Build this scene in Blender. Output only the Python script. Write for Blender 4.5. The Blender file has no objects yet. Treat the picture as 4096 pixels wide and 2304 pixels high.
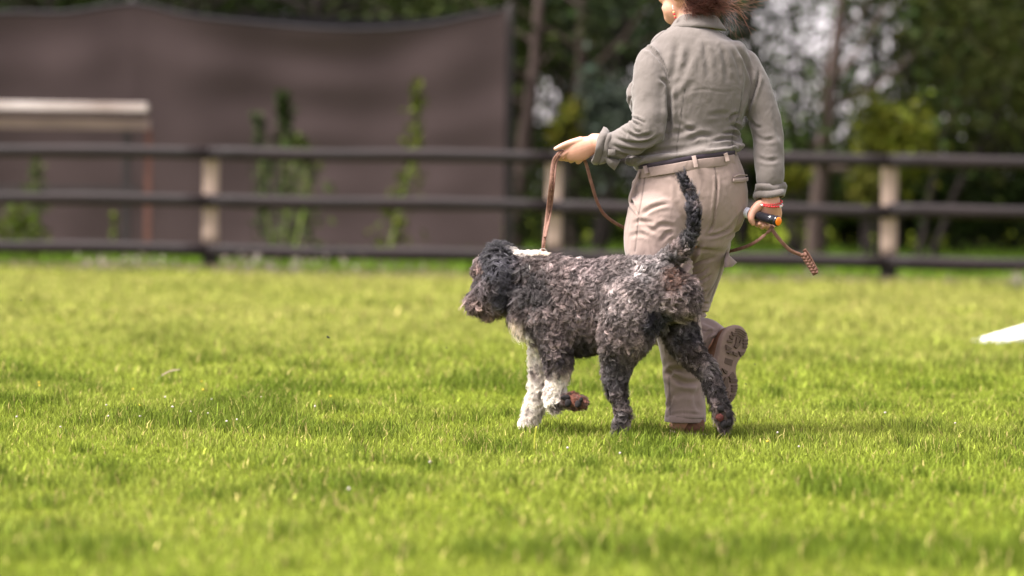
import bpy, math, random
import numpy as np
from mathutils import Matrix, Vector

random.seed(7)
RNG = np.random.default_rng(11)
scene = bpy.context.scene
COL = scene.collection

# ------------------------------------------------------------------ camera
CAM_H = 0.87
FPX = 15360.0                       # focal length in pixels of the 4096 px photograph
TILT = math.atan(399 / FPX)
ROLL = math.radians(0.8)
fwd = np.array([0, math.cos(TILT), -math.sin(TILT)])
r0 = np.array([1.0, 0, 0]); u0 = np.array([0, math.sin(TILT), math.cos(TILT)])
right = math.cos(ROLL) * r0 + math.sin(ROLL) * u0
up = -math.sin(ROLL) * r0 + math.cos(ROLL) * u0
CAM = np.array([0, 0, CAM_H])
cd = bpy.data.cameras.new('camera')
cd.lens = 135; cd.sensor_width = 36; cd.clip_start = 0.1; cd.clip_end = 4000
cd.dof.use_dof = True; cd.dof.focus_distance = 13.5; cd.dof.aperture_fstop = 2.2
cam = bpy.data.objects.new('camera', cd); COL.objects.link(cam)
cam.matrix_world = Matrix(((right[0], up[0], -fwd[0], CAM[0]), (right[1], up[1], -fwd[1], CAM[1]),
                           (right[2], up[2], -fwd[2], CAM[2]), (0, 0, 0, 1)))
scene.camera = cam

# ------------------------------------------------------------------ sky, sun, exposure
SUN_EL, SUN_AZ = 60.0, -108.0        # azimuth from +Y (away from the camera), negative to the left
world = bpy.data.worlds.new('World'); scene.world = world; world.use_nodes = True
wn = world.node_tree.nodes; wl = world.node_tree.links
for n in list(wn): wn.remove(n)
wo = wn.new('ShaderNodeOutputWorld'); bg = wn.new('ShaderNodeBackground')
sky = wn.new('ShaderNodeTexSky'); sky.sky_type = 'NISHITA'; sky.sun_disc = False
sky.sun_elevation = math.radians(SUN_EL); sky.sun_rotation = math.radians(SUN_AZ)
sky.air_density = 1.0; sky.dust_density = 2.2; sky.ozone_density = 1.0; sky.altitude = 100
hs = wn.new('ShaderNodeHueSaturation'); hs.inputs['Saturation'].default_value = 0.22   # a thin white overcast
tint = wn.new('ShaderNodeMix'); tint.data_type = 'RGBA'; tint.blend_type = 'MULTIPLY'; tint.inputs['Factor'].default_value = 1
tint.inputs[7].default_value = (1.0, 0.90, 0.945, 1)
wl.new(sky.outputs[0], hs.inputs['Color']); wl.new(hs.outputs[0], tint.inputs[6]); wl.new(tint.outputs[2], bg.inputs['Color'])
bg.inputs['Strength'].default_value = 0.115
wl.new(bg.outputs[0], wo.inputs['Surface'])
sd = bpy.data.lights.new('sun', 'SUN'); sd.energy = 3.5; sd.angle = math.radians(28); sd.color = (1.0, 0.95, 0.88)
sun = bpy.data.objects.new('sun', sd); COL.objects.link(sun)
sv = Vector((math.sin(math.radians(SUN_AZ)) * math.cos(math.radians(SUN_EL)),
             math.cos(math.radians(SUN_AZ)) * math.cos(math.radians(SUN_EL)), math.sin(math.radians(SUN_EL))))
sun.rotation_euler = (-sv).to_track_quat('-Z', 'Y').to_euler(); sun.location = (0, 0, 30)
vs = scene.view_settings
vs.view_transform = 'Standard'; vs.look = 'None'; vs.gamma = 1; vs.use_curve_mapping = False; vs.exposure = 1.92
scene.render.engine = 'CYCLES'
scene.cycles.use_denoising = True
scene.cycles.max_bounces = 6; scene.cycles.transparent_max_bounces = 6
scene.cycles_curves.shape = 'RIBBONS'

# ------------------------------------------------------------------ helpers
def W(u, v, Y):
    """point of the place seen at photo pixel (u, v) that stands at distance Y"""
    d = fwd + right * ((u - 2048) / FPX) - up * ((v - 1152) / FPX)
    return CAM + d * (Y / d[1])
def proj(P):
    q = P - CAM
    z = q @ fwd
    return 2048 + FPX * (q @ right) / z, 1152 - FPX * (q @ up) / z
def pxm(Y): return Y / FPX
c1 = lambda x, y: (1800 + x * .6557, 850 + y * .6557)
c2 = lambda x, y: (2100 + x * .4831, y * .4831)
c3 = lambda x, y: (2400 + x * .4485, 550 + y * .4485)
c4 = lambda x, y: (2500 + x * .4484, 1150 + y * .4484)
c7 = lambda x, y: (2050 + x * .345, 500 + y * .345)
c8 = lambda x, y: (2900 + x * .3106, 700 + y * .3106)
cb = lambda x, y: (2750 + x * .276, 1250 + y * .276)
cp = lambda x, y: (2000 + x * .2761, 1350 + y * .2761)
c0 = lambda x, y: (x * 1.59, y * 1.59)
SC = {c1: .6557, c2: .4831, c3: .4485, c4: .4484, c7: .345, c8: .3106, cb: .276, cp: .2761, c0: 1.59}

_lat = RNG.random((256, 256)); _lat3 = RNG.random((64, 64, 64))
def noise2(x, y):
    x = np.asarray(x, float); y = np.asarray(y, float)
    xi = np.floor(x).astype(int); yi = np.floor(y).astype(int); fx = x - xi; fy = y - yi
    fx = fx * fx * (3 - 2 * fx); fy = fy * fy * (3 - 2 * fy)
    g = lambda a, b: _lat[a & 255, b & 255]
    return (g(xi, yi) * (1 - fx) + g(xi + 1, yi) * fx) * (1 - fy) + (g(xi, yi + 1) * (1 - fx) + g(xi + 1, yi + 1) * fx) * fy
def noise3(p, s):
    p = np.asarray(p) * s; i = np.floor(p).astype(int); f = p - i; f = f * f * (3 - 2 * f)
    g = lambda a, b, c: _lat3[(i[:, 0] + a) & 63, (i[:, 1] + b) & 63, (i[:, 2] + c) & 63]
    x, y, z = f[:, 0], f[:, 1], f[:, 2]
    a = g(0, 0, 0) * (1 - x) + g(1, 0, 0) * x; b = g(0, 1, 0) * (1 - x) + g(1, 1, 0) * x
    c = g(0, 0, 1) * (1 - x) + g(1, 0, 1) * x; d = g(0, 1, 1) * (1 - x) + g(1, 1, 1) * x
    return (a * (1 - y) + b * y) * (1 - z) + (c * (1 - y) + d * y) * z
def norm(a): 
    a = np.asarray(a, float); return a / (np.linalg.norm(a, axis=-1, keepdims=True) + 1e-12)
def sstep(a, b, x):
    t = np.clip((x - a) / (b - a), 0, 1); return t * t * (3 - 2 * t)

def mesh_np(name, V, F, material=None, smooth=True, cols=None, attr='col'):
    """mesh from numpy arrays; F is (n,3) or (n,4), or a list of polygons"""
    me = bpy.data.meshes.new(name)
    V = np.asarray(V, np.float32)
    if isinstance(F, np.ndarray):
        n, k = F.shape
        me.vertices.add(len(V)); me.vertices.foreach_set('co', V.ravel())
        me.loops.add(n * k); me.loops.foreach_set('vertex_index', F.astype(np.int32).ravel())
        me.polygons.add(n); me.polygons.foreach_set('loop_start', np.arange(0, n * k, k, dtype=np.int32))
        me.polygons.foreach_set('loop_total', np.full(n, k, np.int32))
        me.update(calc_edges=True)
    else:
        me.from_pydata([tuple(map(float, p)) for p in V], [], [tuple(map(int, f)) for f in F]); me.update()
    me.polygons.foreach_set('use_smooth', np.full(len(me.polygons), smooth))
    if cols is not None:
        a = me.attributes.new(attr, 'FLOAT_COLOR', 'POINT')
        c = np.ones((len(V), 4), np.float32); c[:, :cols.shape[1]] = cols; a.data.foreach_set('color', c.ravel())
    if material: me.materials.append(material)
    return me
def link(name, data, parent=None, label=None, cat=None, group=None, kind=None, loc=None):
    o = bpy.data.objects.new(name, data); COL.objects.link(o)
    if loc is not None: o.location = tuple(map(float, loc))
    if parent is not None:
        o.parent = parent
        o.matrix_parent_inverse = Matrix.Translation(-Vector(parent.location))
    if label: o['label'] = label
    if cat: o['category'] = cat
    if group: o['group'] = group
    if kind: o['kind'] = kind
    return o

def crom(P, n):
    """Catmull-Rom resample of rows of P to n rows"""
    P = np.asarray(P, float)
    if len(P) == 2: 
        t = np.linspace(0, 1, n)[:, None]; return P[0] * (1 - t) + P[1] * t
    E = np.vstack([2 * P[0] - P[1], P, 2 * P[-1] - P[-2]])
    t = np.linspace(0, len(P) - 1 - 1e-9, n); i = t.astype(int); f = (t - i)[:, None]
    a, b, c, d = E[i], E[i + 1], E[i + 2], E[i + 3]
    return .5 * ((2 * b) + (c - a) * f + (2 * a - 5 * b + 4 * c - d) * f ** 2 + (3 * b - a - 3 * c + d) * f ** 3)
def tube(C, R1, R2, nr=20, round_ends=(True, True), ref=(0, 1, 0), power=2.0):
    """closed loft along the rows of C with half axes R1 (across) and R2 (along ref)"""
    C = np.asarray(C, float); R1 = np.asarray(R1, float); R2 = np.asarray(R2, float)
    T = norm(np.gradient(C, axis=0))
    if round_ends[0]:
        r = min(R1[0], R2[0]); k = np.array([.95, .75, .4]); s = np.array([.3, .66, .92])
        C = np.vstack([C[0] - T[0] * r * k[:, None], C]); R1 = np.r_[R1[0] * s, R1]; R2 = np.r_[R2[0] * s, R2]
        T = np.vstack([np.repeat(T[:1], 3, 0), T])
    if round_ends[1]:
        r = min(R1[-1], R2[-1]); k = np.array([.4, .75, .95]); s = np.array([.92, .66, .3])
        C = np.vstack([C, C[-1] + T[-1] * r * k[:, None]]); R1 = np.r_[R1, R1[-1] * s]; R2 = np.r_[R2, R2[-1] * s]
        T = np.vstack([T, np.repeat(T[-1:], 3, 0)])
    ref = norm(np.asarray(ref, float))
    side = norm(np.cross(T, ref)); dep = norm(np.cross(side, T))
    a = np.linspace(0, 2 * math.pi, nr, endpoint=False)
    ca, sa = np.cos(a), np.sin(a)
    if power != 2.0:
        ca = np.sign(ca) * np.abs(ca) ** (2 / power); sa = np.sign(sa) * np.abs(sa) ** (2 / power)
    V = C[:, None] + side[:, None] * (R1[:, None] * ca)[..., None] + dep[:, None] * (R2[:, None] * sa)[..., None]
    m = len(C); V = V.reshape(-1, 3)
    F = []
    for i in range(m - 1):
        for j in range(nr):
            k = (j + 1) % nr
            F.append((i * nr + j, i * nr + k, (i + 1) * nr + k, (i + 1) * nr + j))
    F.append(tuple(range(nr - 1, -1, -1))); F.append(tuple(range((m - 1) * nr, m * nr)))
    return V, F
def limb(cf, pts, nr=24, n=None, ends=(True, True), ref=(0, 1, 0), grow=0.0, scale=1.0):
    """pts rows: x, y in the crop's pixels, distance Y, half width in crop px, half depth in m"""
    A = []
    for x, y, Y, hw, hd in pts:
        u, v = cf(x, y); p = W(u, v, Y)
        A.append([*p, hw * SC[cf] * pxm(Y), hd])
    A = crom(A, n or max(6, 5 * len(A)))
    return tube(A[:, :3], np.maximum(A[:, 3] * scale + grow, .002), np.maximum(A[:, 4] * scale + grow, .002), nr, ends, ref)
def ball(c, r, rot=None, nu=16, nv=10):
    c = np.asarray(c, float); r = np.broadcast_to(np.asarray(r, float), 3)
    V = [(0, 0, 1)]
    for i in range(1, nv):
        t = math.pi * i / nv
        for j in range(nu):
            a = 2 * math.pi * j / nu; V.append((math.sin(t) * math.cos(a), math.sin(t) * math.sin(a), math.cos(t)))
    V.append((0, 0, -1)); V = np.array(V) * r
    if rot is not None: V = V @ np.asarray(rot).T
    F = []
    for j in range(nu): F.append((0, 1 + j, 1 + (j + 1) % nu))
    for i in range(nv - 2):
        for j in range(nu):
            k = (j + 1) % nu; F.append((1 + i * nu + j, 1 + (i + 1) * nu + j, 1 + (i + 1) * nu + k, 1 + i * nu + k))
    L = len(V) - 1
    for j in range(nu): F.append((L, 1 + (nv - 2) * nu + (j + 1) % nu, 1 + (nv - 2) * nu + j))
    return V + c, F
def join(parts):
    V = []; F = []; o = 0
    for v, f in parts:
        V.append(np.asarray(v)); F += [tuple(int(i) + o for i in q) for q in f]; o += len(v)
    return np.vstack(V), F
def solid(parts, voxel, smooth=6):
    """fuse closed shapes into one continuous skin; returns vertices, quads, normals"""
    V, F = join(parts)
    me = mesh_np('tmp', V, F); o = bpy.data.objects.new('tmp', me); COL.objects.link(o)
    m = o.modifiers.new('r', 'REMESH'); m.mode = 'VOXEL'; m.voxel_size = voxel
    s = o.modifiers.new('s', 'SMOOTH'); s.factor = .5; s.iterations = smooth
    dg = bpy.context.evaluated_depsgraph_get(); e = o.evaluated_get(dg); r = e.to_mesh()
    n = len(r.vertices); V = np.empty(n * 3, np.float32); r.vertices.foreach_get('co', V)
    L = np.empty(len(r.loops), np.int32); r.loops.foreach_get('vertex_index', L)
    F = L.reshape(-1, 4)
    e.to_mesh_clear(); bpy.data.objects.remove(o); bpy.data.meshes.remove(me)
    V = V.reshape(-1, 3).astype(float)
    return V, F, vnormals(V, F)
def vnormals(V, F):
    a, b, c, d = (V[F[:, i]] for i in range(4))
    fn = np.cross(c - a, d - b); N = np.zeros_like(V)
    for i in range(4): np.add.at(N, F[:, i], fn)
    return norm(N)
def poly_dist(u, v, line, n=24):
    L = crom(np.array(line, float), n)
    best = np.full(len(u), 1e9); tt = np.zeros(len(u))
    for i in range(n - 1):
        ax, ay = L[i]; bx, by = L[i + 1]; dx, dy = bx - ax, by - ay; l2 = dx * dx + dy * dy + 1e-9
        t = np.clip(((u - ax) * dx + (v - ay) * dy) / l2, 0, 1)
        d = np.hypot(u - ax - t * dx, v - ay - t * dy)
        m = d < best; best[m] = d[m]; tt[m] = (i + t[m]) / (n - 1)
    return best, tt
def folds(V, N, F, cf, lst):
    """cloth folds: lst rows (polyline in crop px, width in crop px, depth in mm); pushes the cloth in along the line and out beside it"""
    u, v = proj(V); out = np.zeros(len(V)); face = sstep(.35, -.15, N[:, 1])
    for line, w, amp in lst:
        d, t = poly_dist(u, v, [cf(*p) for p in line]); w = w * SC[cf]
        taper = np.clip(np.minimum(t, 1 - t) * 4 + .12, 0, 1)
        out += amp * .0015 * taper * (-np.exp(-(d / w) ** 2) + .55 * np.exp(-((d - 1.9 * w) / w) ** 2))
    V = V + N * (out * face)[:, None]
    return V, vnormals(V, F)
def seams(V, N, cf, lst):
    u, v = proj(V); s = np.zeros(len(V)); face = (N[:, 1] < .3)
    for line, w in lst:
        d, t = poly_dist(u, v, [cf(*p) for p in line])
        s = np.maximum(s, np.exp(-(d / (w * SC[cf])) ** 2) * face)
    return s
def ribbon(pts, wdt, thk, wdir=None, n=60):
    """flat strap along 3-D points; wdir: direction of its width"""
    C = crom(pts, n); T = norm(np.gradient(C, axis=0))
    wdir = np.array([1.0, 0, 0]) if wdir is None else np.asarray(wdir, float)
    if wdir.ndim == 1: wdir = np.repeat(wdir[None], n, 0)
    else: wdir = crom(wdir, n)
    s = norm(wdir - (wdir * T).sum(1, keepdims=True) * T); b = np.cross(T, s)
    prof = [(-1, -.5), (-.85, -1), (.85, -1), (1, -.5), (1, .5), (.85, 1), (-.85, 1), (-1, .5)]
    V = np.stack([C + s * (x * wdt / 2) + b * (y * thk / 2) for x, y in prof], 1).reshape(-1, 3)
    k = 8; F = []
    for i in range(n - 1):
        for j in range(k): F.append((i * k + j, i * k + (j + 1) % k, (i + 1) * k + (j + 1) % k, (i + 1) * k + j))
    F.append(tuple(range(k - 1, -1, -1))); F.append(tuple(range((n - 1) * k, n * k)))
    return V, F
def box(c, h, rot=None, bev=.1):
    """box with cut edges"""
    hx, hy, hz = h; b = min(h) * bev
    V = []
    for sx in (-1, 1):
        for sy in (-1, 1):
            for sz in (-1, 1):
                V += [(sx * hx, sy * (hy - b), sz * (hz - b)), (sx * (hx - b), sy * hy, sz * (hz - b)), (sx * (hx - b), sy * (hy - b), sz * hz)]
    V = np.array(V)
    idx = lambda sx, sy, sz, k: 3 * (4 * (sx > 0) + 2 * (sy > 0) + (sz > 0)) + k
    F = []
    for s in (-1, 1):
        F.append([idx(s, -1, -1, 0), idx(s, 1, -1, 0), idx(s, 1, 1, 0), idx(s, -1, 1, 0)][::s])
        F.append([idx(-1, s, -1, 1), idx(-1, s, 1, 1), idx(1, s, 1, 1), idx(1, s, -1, 1)][::s])
        F.append([idx(-1, -1, s, 2), idx(1, -1, s, 2), idx(1, 1, s, 2), idx(-1, 1, s, 2)][::s])
    for a in (-1, 1):
        for b_ in (-1, 1):
            F.append([idx(-1, a, b_, 1), idx(1, a, b_, 1), idx(1, a, b_, 2), idx(-1, a, b_, 2)][::-a * b_])
            F.append([idx(a, -1, b_, 0), idx(a, 1, b_, 0), idx(a, 1, b_, 2), idx(a, -1, b_, 2)][::a * b_])
            F.append([idx(a, b_, -1, 0), idx(a, b_, 1, 0), idx(a, b_, 1, 1), idx(a, b_, -1, 1)][::-a * b_])
            for c_ in (-1, 1):
                F.append([idx(a, b_, c_, 0), idx(a, b_, c_, 1), idx(a, b_, c_, 2)][::a * b_ * c_])
    if rot is not None: V = V @ np.asarray(rot).T
    return V + np.asarray(c, float), [tuple(f) for f in F]

# ------------------------------------------------------------------ materials
def material(name, base, rough=.8, var=.25, scale=30, bump=0.0, bscale=200, attr=None, spec=.3, transl=0.0, sheen=0.0, col2=None, stretch=None):
    m = bpy.data.materials.new(name); m.use_nodes = True; nt = m.node_tree; n = nt.nodes; l = nt.links
    p = n['Principled BSDF']; out = n['Material Output']
    p.inputs['Roughness'].default_value = rough; p.inputs['Specular IOR Level'].default_value = spec
    tc = n.new('ShaderNodeTexCoord'); vec = tc.outputs['Object']
    if stretch:
        mp = n.new('ShaderNodeMapping'); mp.inputs['Scale'].default_value = stretch; l.new(vec, mp.inputs['Vector']); vec = mp.outputs[0]
    nz = n.new('ShaderNodeTexNoise'); nz.inputs['Scale'].default_value = scale; nz.inputs['Detail'].default_value = 5
    l.new(vec, nz.inputs['Vector'])
    rmp = n.new('ShaderNodeValToRGB'); rmp.color_ramp.elements[0].position = .28; rmp.color_ramp.elements[1].position = .72
    b = np.array(base); c2 = np.array(col2) if col2 is not None else b * (1 + var)
    c1_ = b * (1 - var) if col2 is None else b
    rmp.color_ramp.elements[0].color = (*c1_, 1); rmp.color_ramp.elements[1].color = (*np.minimum(c2, 1), 1)
    l.new(nz.outputs['Fac'], rmp.inputs['Fac']); csock = rmp.outputs['Color']
    if attr:
        at = n.new('ShaderNodeAttribute'); at.attribute_name = attr
        mx = n.new('ShaderNodeMix'); mx.data_type = 'RGBA'; mx.blend_type = 'MULTIPLY'; mx.inputs['Factor'].default_value = 1
        l.new(csock, mx.inputs[6]); l.new(at.outputs['Color'], mx.inputs[7]); csock = mx.outputs[2]
    l.new(csock, p.inputs['Base Color'])
    if bump:
        nb = n.new('ShaderNodeTexNoise'); nb.inputs['Scale'].default_value = bscale; nb.inputs['Detail'].default_value = 3
        l.new(vec, nb.inputs['Vector'])
        bp = n.new('ShaderNodeBump'); bp.inputs['Strength'].default_value = bump; bp.inputs['Distance'].default_value = .01
        l.new(nb.outputs['Fac'], bp.inputs['Height']); l.new(bp.outputs[0], p.inputs['Normal'])
    if sheen:                                              # cloth: slight creasing between the modelled folds
        nc = n.new('ShaderNodeTexNoise'); nc.inputs['Scale'].default_value = 26; nc.inputs['Detail'].default_value = 4; nc.inputs['Distortion'].default_value = 1.2
        mc = n.new('ShaderNodeMapping'); mc.inputs['Scale'].default_value = (1, 1, .6); mc.inputs['Rotation'].default_value = (.3, .4, .5)
        l.new(tc.outputs['Object'], mc.inputs['Vector']); l.new(mc.outputs[0], nc.inputs['Vector'])
        bc_ = n.new('ShaderNodeBump'); bc_.inputs['Strength'].default_value = .28; bc_.inputs['Distance'].default_value = .012
        l.new(nc.outputs['Fac'], bc_.inputs['Height']); l.new(bp.outputs[0], bc_.inputs['Normal']); l.new(bc_.outputs[0], p.inputs['Normal'])
    if sheen: p.inputs['Sheen Weight'].default_value = sheen; p.inputs['Sheen Roughness'].default_value = .5
    if transl:
        tr = n.new('ShaderNodeBsdfTranslucent'); ms = n.new('ShaderNodeMixShader'); ms.inputs[0].default_value = transl
        l.new(csock, tr.inputs['Color']); l.new(p.outputs[0], ms.inputs[1]); l.new(tr.outputs[0], ms.inputs[2]); l.new(ms.outputs[0], out.inputs['Surface'])
    return m
M = {}
M['soil'] = material('soil', (.055, .075, .008), 1.0, .4, 3, .4, 40, col2=(.10, .12, .014), spec=0)
M['grass'] = material('grass', (1, 1, 1), .7, .0, 4, attr='col', spec=.08, transl=.42)
M['leaf'] = material('leaf', (.42, .42, .40), .6, .12, 3, attr='col', spec=.04, transl=.2)
M['bark'] = material('bark', (.062, .046, .041), .9, .35, 6, .7, 25, stretch=(1, 1, .25), spec=.05)
M['bark_dark'] = material('bark_dark', (.022, .018, .017), .9, .35, 6, .7, 25, stretch=(1, 1, .25), spec=.05)
M['net'] = material('net', (.060, .044, .0435), .85, .10, 1.2, .15, 120, transl=.12, spec=.03)
M['net_hem'] = material('net_hem', (.018, .016, .018), .9, .2, 8)
M['rail'] = material('rail', (.010, .008, .0085), .6, .35, 5, .35, 18, spec=.17, stretch=(.15, 1, 1), col2=(.020, .0135, .0138))
M['post'] = material('post', (.36, .27, .215), .85, .2, 7, .4, 30, stretch=(1, 1, .2))
M['post_dark'] = material('post_dark', (.03, .025, .025), .8, .3, 9)
M['plank'] = material('plank', (.34, .27, .24), .8, .3, 4, .4, 30, stretch=(.3, 1, 1), col2=(.66, .59, .56))
M['plank_low'] = material('plank_low', (.26, .19, .17), .85, .3, 7, .4, 30, stretch=(.2, 1, 1))
M['rust'] = material('rust', (.12, .055, .042), .85, .35, 14, .3, 60)
M['white_paint'] = material('white_paint', (.80, .79, .80), .5, .04, 9, .15, 60)
M['shirt'] = material('shirt', (.134, .116, .106), .9, .06, 18, .06, 900, attr='col', spec=.15, sheen=.25)
M['trousers'] = material('trousers', (.262, .198, .172), .9, .06, 14, .06, 900, attr='col', spec=.15, sheen=.2)
M['skin'] = material('skin', (.52, .275, .19), .5, .08, 40, .06, 300, attr='col', spec=.4)
M['skin'].node_tree.nodes['Principled BSDF'].inputs['Subsurface Weight'].default_value = .15
M['skin'].node_tree.nodes['Principled BSDF'].inputs['Subsurface Radius'].default_value = (.012, .005, .003)
M['boot'] = material('boot', (.12, .055, .030), .85, .2, 60, .2, 300)
M['sole'] = material('sole', (.20, .14, .115), .75, .12, 50, .15, 250)
M['lug'] = material('lug', (.095, .065, .050), .8, .15, 60, .15, 250)
M['leather'] = material('leather', (.115, .05, .033), .6, .3, 60, .35, 300, col2=(.22, .115, .08))
M['yellow_blade'] = material('yellow_blade', (.42, .42, .05), .7, .1, 60)
M['thread'] = material('thread', (.45, .25, .15), .8, .2, 200)
M['belt'] = material('belt', (.03, .02, .03), .5, .2, 40)
M['black_plastic'] = material('black_plastic', (.012, .012, .016), .12, .1, 30, spec=.6)
M['white_plastic'] = material('white_plastic', (.75, .76, .82), .3, .03, 30)
M['orange'] = material('orange', (.95, .22, .015), .4, .04, 30)
M['red_bead'] = material('red_bead', (.55, .02, .03), .35, .15, 90, spec=.5)
M['silver'] = material('silver', (.7, .7, .7), .25, .05, 30)
M['gold_bead'] = material('gold_bead', (.62, .48, .2), .4, .05, 30)
M['pad'] = material('pad', (.022, .019, .020), .85, .3, 120, .5, 400, spec=.15)
M['pad_red'] = material('pad_red', (.10, .032, .028), .85, .3, 120, .5, 400, spec=.15)
M['petal'] = material('petal', (.46, .40, .38), .7, .08, 90)
M['petal_yellow'] = material('petal_yellow', (.75, .55, .05), .7, .08, 90)
M['stalk'] = material('stalk', (.16, .22, .04), .7, .2, 40)
M['fly'] = material('fly', (.015, .015, .015), .5, .2, 90)
M['dog_skin'] = material('dog_skin', (1, 1, 1), .9, .1, 40, attr='col', spec=.1)
M['iris'] = material('iris', (.05, .03, .02), .1, .1, 30)
M['metal'] = material('metal', (.35, .33, .3), .35, .1, 60)

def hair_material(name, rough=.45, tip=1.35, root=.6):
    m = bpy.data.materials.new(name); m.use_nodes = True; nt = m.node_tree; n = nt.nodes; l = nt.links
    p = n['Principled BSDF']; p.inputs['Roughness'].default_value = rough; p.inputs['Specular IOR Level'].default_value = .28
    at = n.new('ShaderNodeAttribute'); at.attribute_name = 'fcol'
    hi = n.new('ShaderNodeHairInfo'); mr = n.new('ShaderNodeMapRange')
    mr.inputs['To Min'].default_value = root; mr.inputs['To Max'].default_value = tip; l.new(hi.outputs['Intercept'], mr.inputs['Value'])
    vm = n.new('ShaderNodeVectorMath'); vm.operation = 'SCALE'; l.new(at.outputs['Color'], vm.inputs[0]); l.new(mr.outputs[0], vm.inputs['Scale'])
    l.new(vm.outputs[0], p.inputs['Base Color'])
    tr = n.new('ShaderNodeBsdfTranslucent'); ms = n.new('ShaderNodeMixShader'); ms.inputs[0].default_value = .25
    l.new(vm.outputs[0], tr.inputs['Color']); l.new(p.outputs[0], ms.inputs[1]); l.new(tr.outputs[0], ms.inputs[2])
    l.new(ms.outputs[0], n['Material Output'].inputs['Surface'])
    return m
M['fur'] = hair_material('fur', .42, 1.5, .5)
M['hair'] = hair_material('hair', .35, 1.3, .8)
def hair_curves(name, P, radius, cols, mat):
    """P (n, k, 3) strand points, radius (n, k), cols (n, 3)"""
    n, k, _ = P.shape
    hc = bpy.data.hair_curves.new(name); hc.add_curves([k] * n)
    hc.attributes['position'].data.foreach_set('vector', P.astype(np.float32).ravel())
    r = hc.attributes.get('radius') or hc.attributes.new('radius', 'FLOAT', 'POINT')
    r.data.foreach_set('value', radius.astype(np.float32).ravel())
    a = hc.attributes.new('fcol', 'FLOAT_COLOR', 'CURVE'); c = np.ones((n, 4), np.float32); c[:, :3] = cols
    a.data.foreach_set('color', c.ravel())
    hc.materials.append(mat)
    return hc

# ------------------------------------------------------------------ ground
def ground_z(x, y):
    x = np.asarray(x, float); y = np.asarray(y, float)
    z = .05 * (noise2(x * .55 + 11, y * .40 + 3) - .5) + .03 * (noise2(x * 1.7 + 5, y * 1.1 + 40) - .5)
    keep = np.exp(-(((x - .45) / 1.1) ** 2 + ((y - 13.6) / .7) ** 2))          # the lawn is level under dog and handler
    fade = sstep(60, 44, np.hypot(x, y - 20))
    return z * (1 - keep) * fade
def axis(lo, a, b, hi, step):
    mid = np.arange(a, b + 1e-6, step); k = np.geomspace(step, abs(hi - b), 26); j = np.geomspace(step, abs(a - lo), 26)
    return np.r_[(a - j)[::-1], mid, b + k]
gx = axis(-1500, -8, 8, 1500, .2); gy = axis(-200, 5, 48, 3000, .2)
GX, GY = np.meshgrid(gx, gy); gv = np.stack([GX.ravel(), GY.ravel(), ground_z(GX, GY).ravel()], 1)
nx = len(gx); ii = np.arange(len(gy) - 1)[:, None] * nx + np.arange(nx - 1)[None]; ii = ii.ravel()
link('ground', mesh_np('ground', gv, np.stack([ii, ii + 1, ii + nx + 1, ii + nx], 1), M['soil']), kind='structure',
     label='lawn soil under the grass', cat='ground')

# ------------------------------------------------------------------ lawn grass
def G(u, v):
    """ground point under a photo pixel"""
    d = fwd + right * ((u - 2048) / FPX) - up * ((v - 1152) / FPX); s = -CAM_H / d[2]; return CAM + d * s
def blades(x, y, h, w, lean, col, tipc=1.15):
    n = len(x); z = ground_z(x, y)
    a = RNG.uniform(0, 2 * math.pi, n); b = a + RNG.normal(0, .9, n)
    dx, dy = np.cos(a), np.sin(a); lx, ly = np.cos(b + 1.57), np.sin(b + 1.57)
    base = np.stack([x, y, z - .004], 1); s = np.stack([dx, dy, 0 * dx], 1) * (w / 2)[:, None]
    L = np.stack([lx, ly, 0 * lx], 1); up_ = np.array([0, 0, 1.0])
    m = base + up_ * (h * .55)[:, None] + L * (h * lean * .25)[:, None]
    t = base + up_ * (h * np.sqrt(np.clip(1 - (lean * .6) ** 2, .1, 1)))[:, None] + L * (h * lean)[:, None]
    V = np.stack([base - s, base + s, m - s * .8, m + s * .8, t], 1).reshape(-1, 3)
    k = np.arange(n)[:, None] * 5
    T = np.concatenate([k + [0, 1, 3], k + [0, 3, 2], k + [2, 3, 4]], 0)
    C = np.repeat(col[:, None], 5, 1); C[:, 2:4] *= 1.0; C[:, 4] *= tipc
    return V, T, C.reshape(-1, 3)
# darker, taller tufts at the places the photograph shows them: u, v, half width px, half depth m, strength
TUFTS = [(130, 1530, 210, .5, 1.0), (330, 1570, 160, .35, .8), (520, 1680, 150, .22, 1.0), (640, 1700, 120, .18, .9), (850, 1655, 130, .3, .9), (960, 1650, 110, .25, .7),
         (1340, 1660, 120, .25, .9), (1600, 1440, 170, .6, .7), (1060, 1420, 130, .6, .7), (640, 1370, 160, .8, .8), (1760, 1690, 160, .25, .6),
         (2260, 1735, 170, .2, .8), (2560, 1735, 160, .22, .9), (2900, 1745, 200, .22, .8), (3180, 1760, 160, .3, .7), (3680, 1720, 160, .3, .8),
         (420, 1870, 150, .2, .8), (1090, 1880, 110, .18, .7), (1230, 1880, 110, .15, .7), (330, 2000, 150, .15, .5), (2500, 2160, 120, .15, .5),
         (1160, 2140, 120, .15, .7), (60, 2180, 160, .15, .6), (3360, 2020, 200, .15, .6), (2050, 2120, 150, .12, .5), (2900, 1500, 180, .5, .4), (3500, 1480, 200, .5, .5), (3800, 1860, 160, .2, .5)]
TP = [(*G(u, v)[:2], wpx, dm, s) for u, v, wpx, dm, s in TUFTS]
def tuft_field(x, y):
    f = np.zeros(len(x))
    for tx, ty, wpx, dm, s in TP:
        f = np.maximum(f, s * np.exp(-((x - tx) / (wpx * pxm(ty))) ** 2 - ((y - ty) / dm) ** 2))
    f = np.maximum(f, .75 * sstep(.66, .86, noise2(x * 2.1 + 60, y * 1.1 + 9)))
    f = np.maximum(f, .8 * sstep(.70, .92, noise2(x * 8.0 + 20, y * 3.0 + 71)))
    return f
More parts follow.
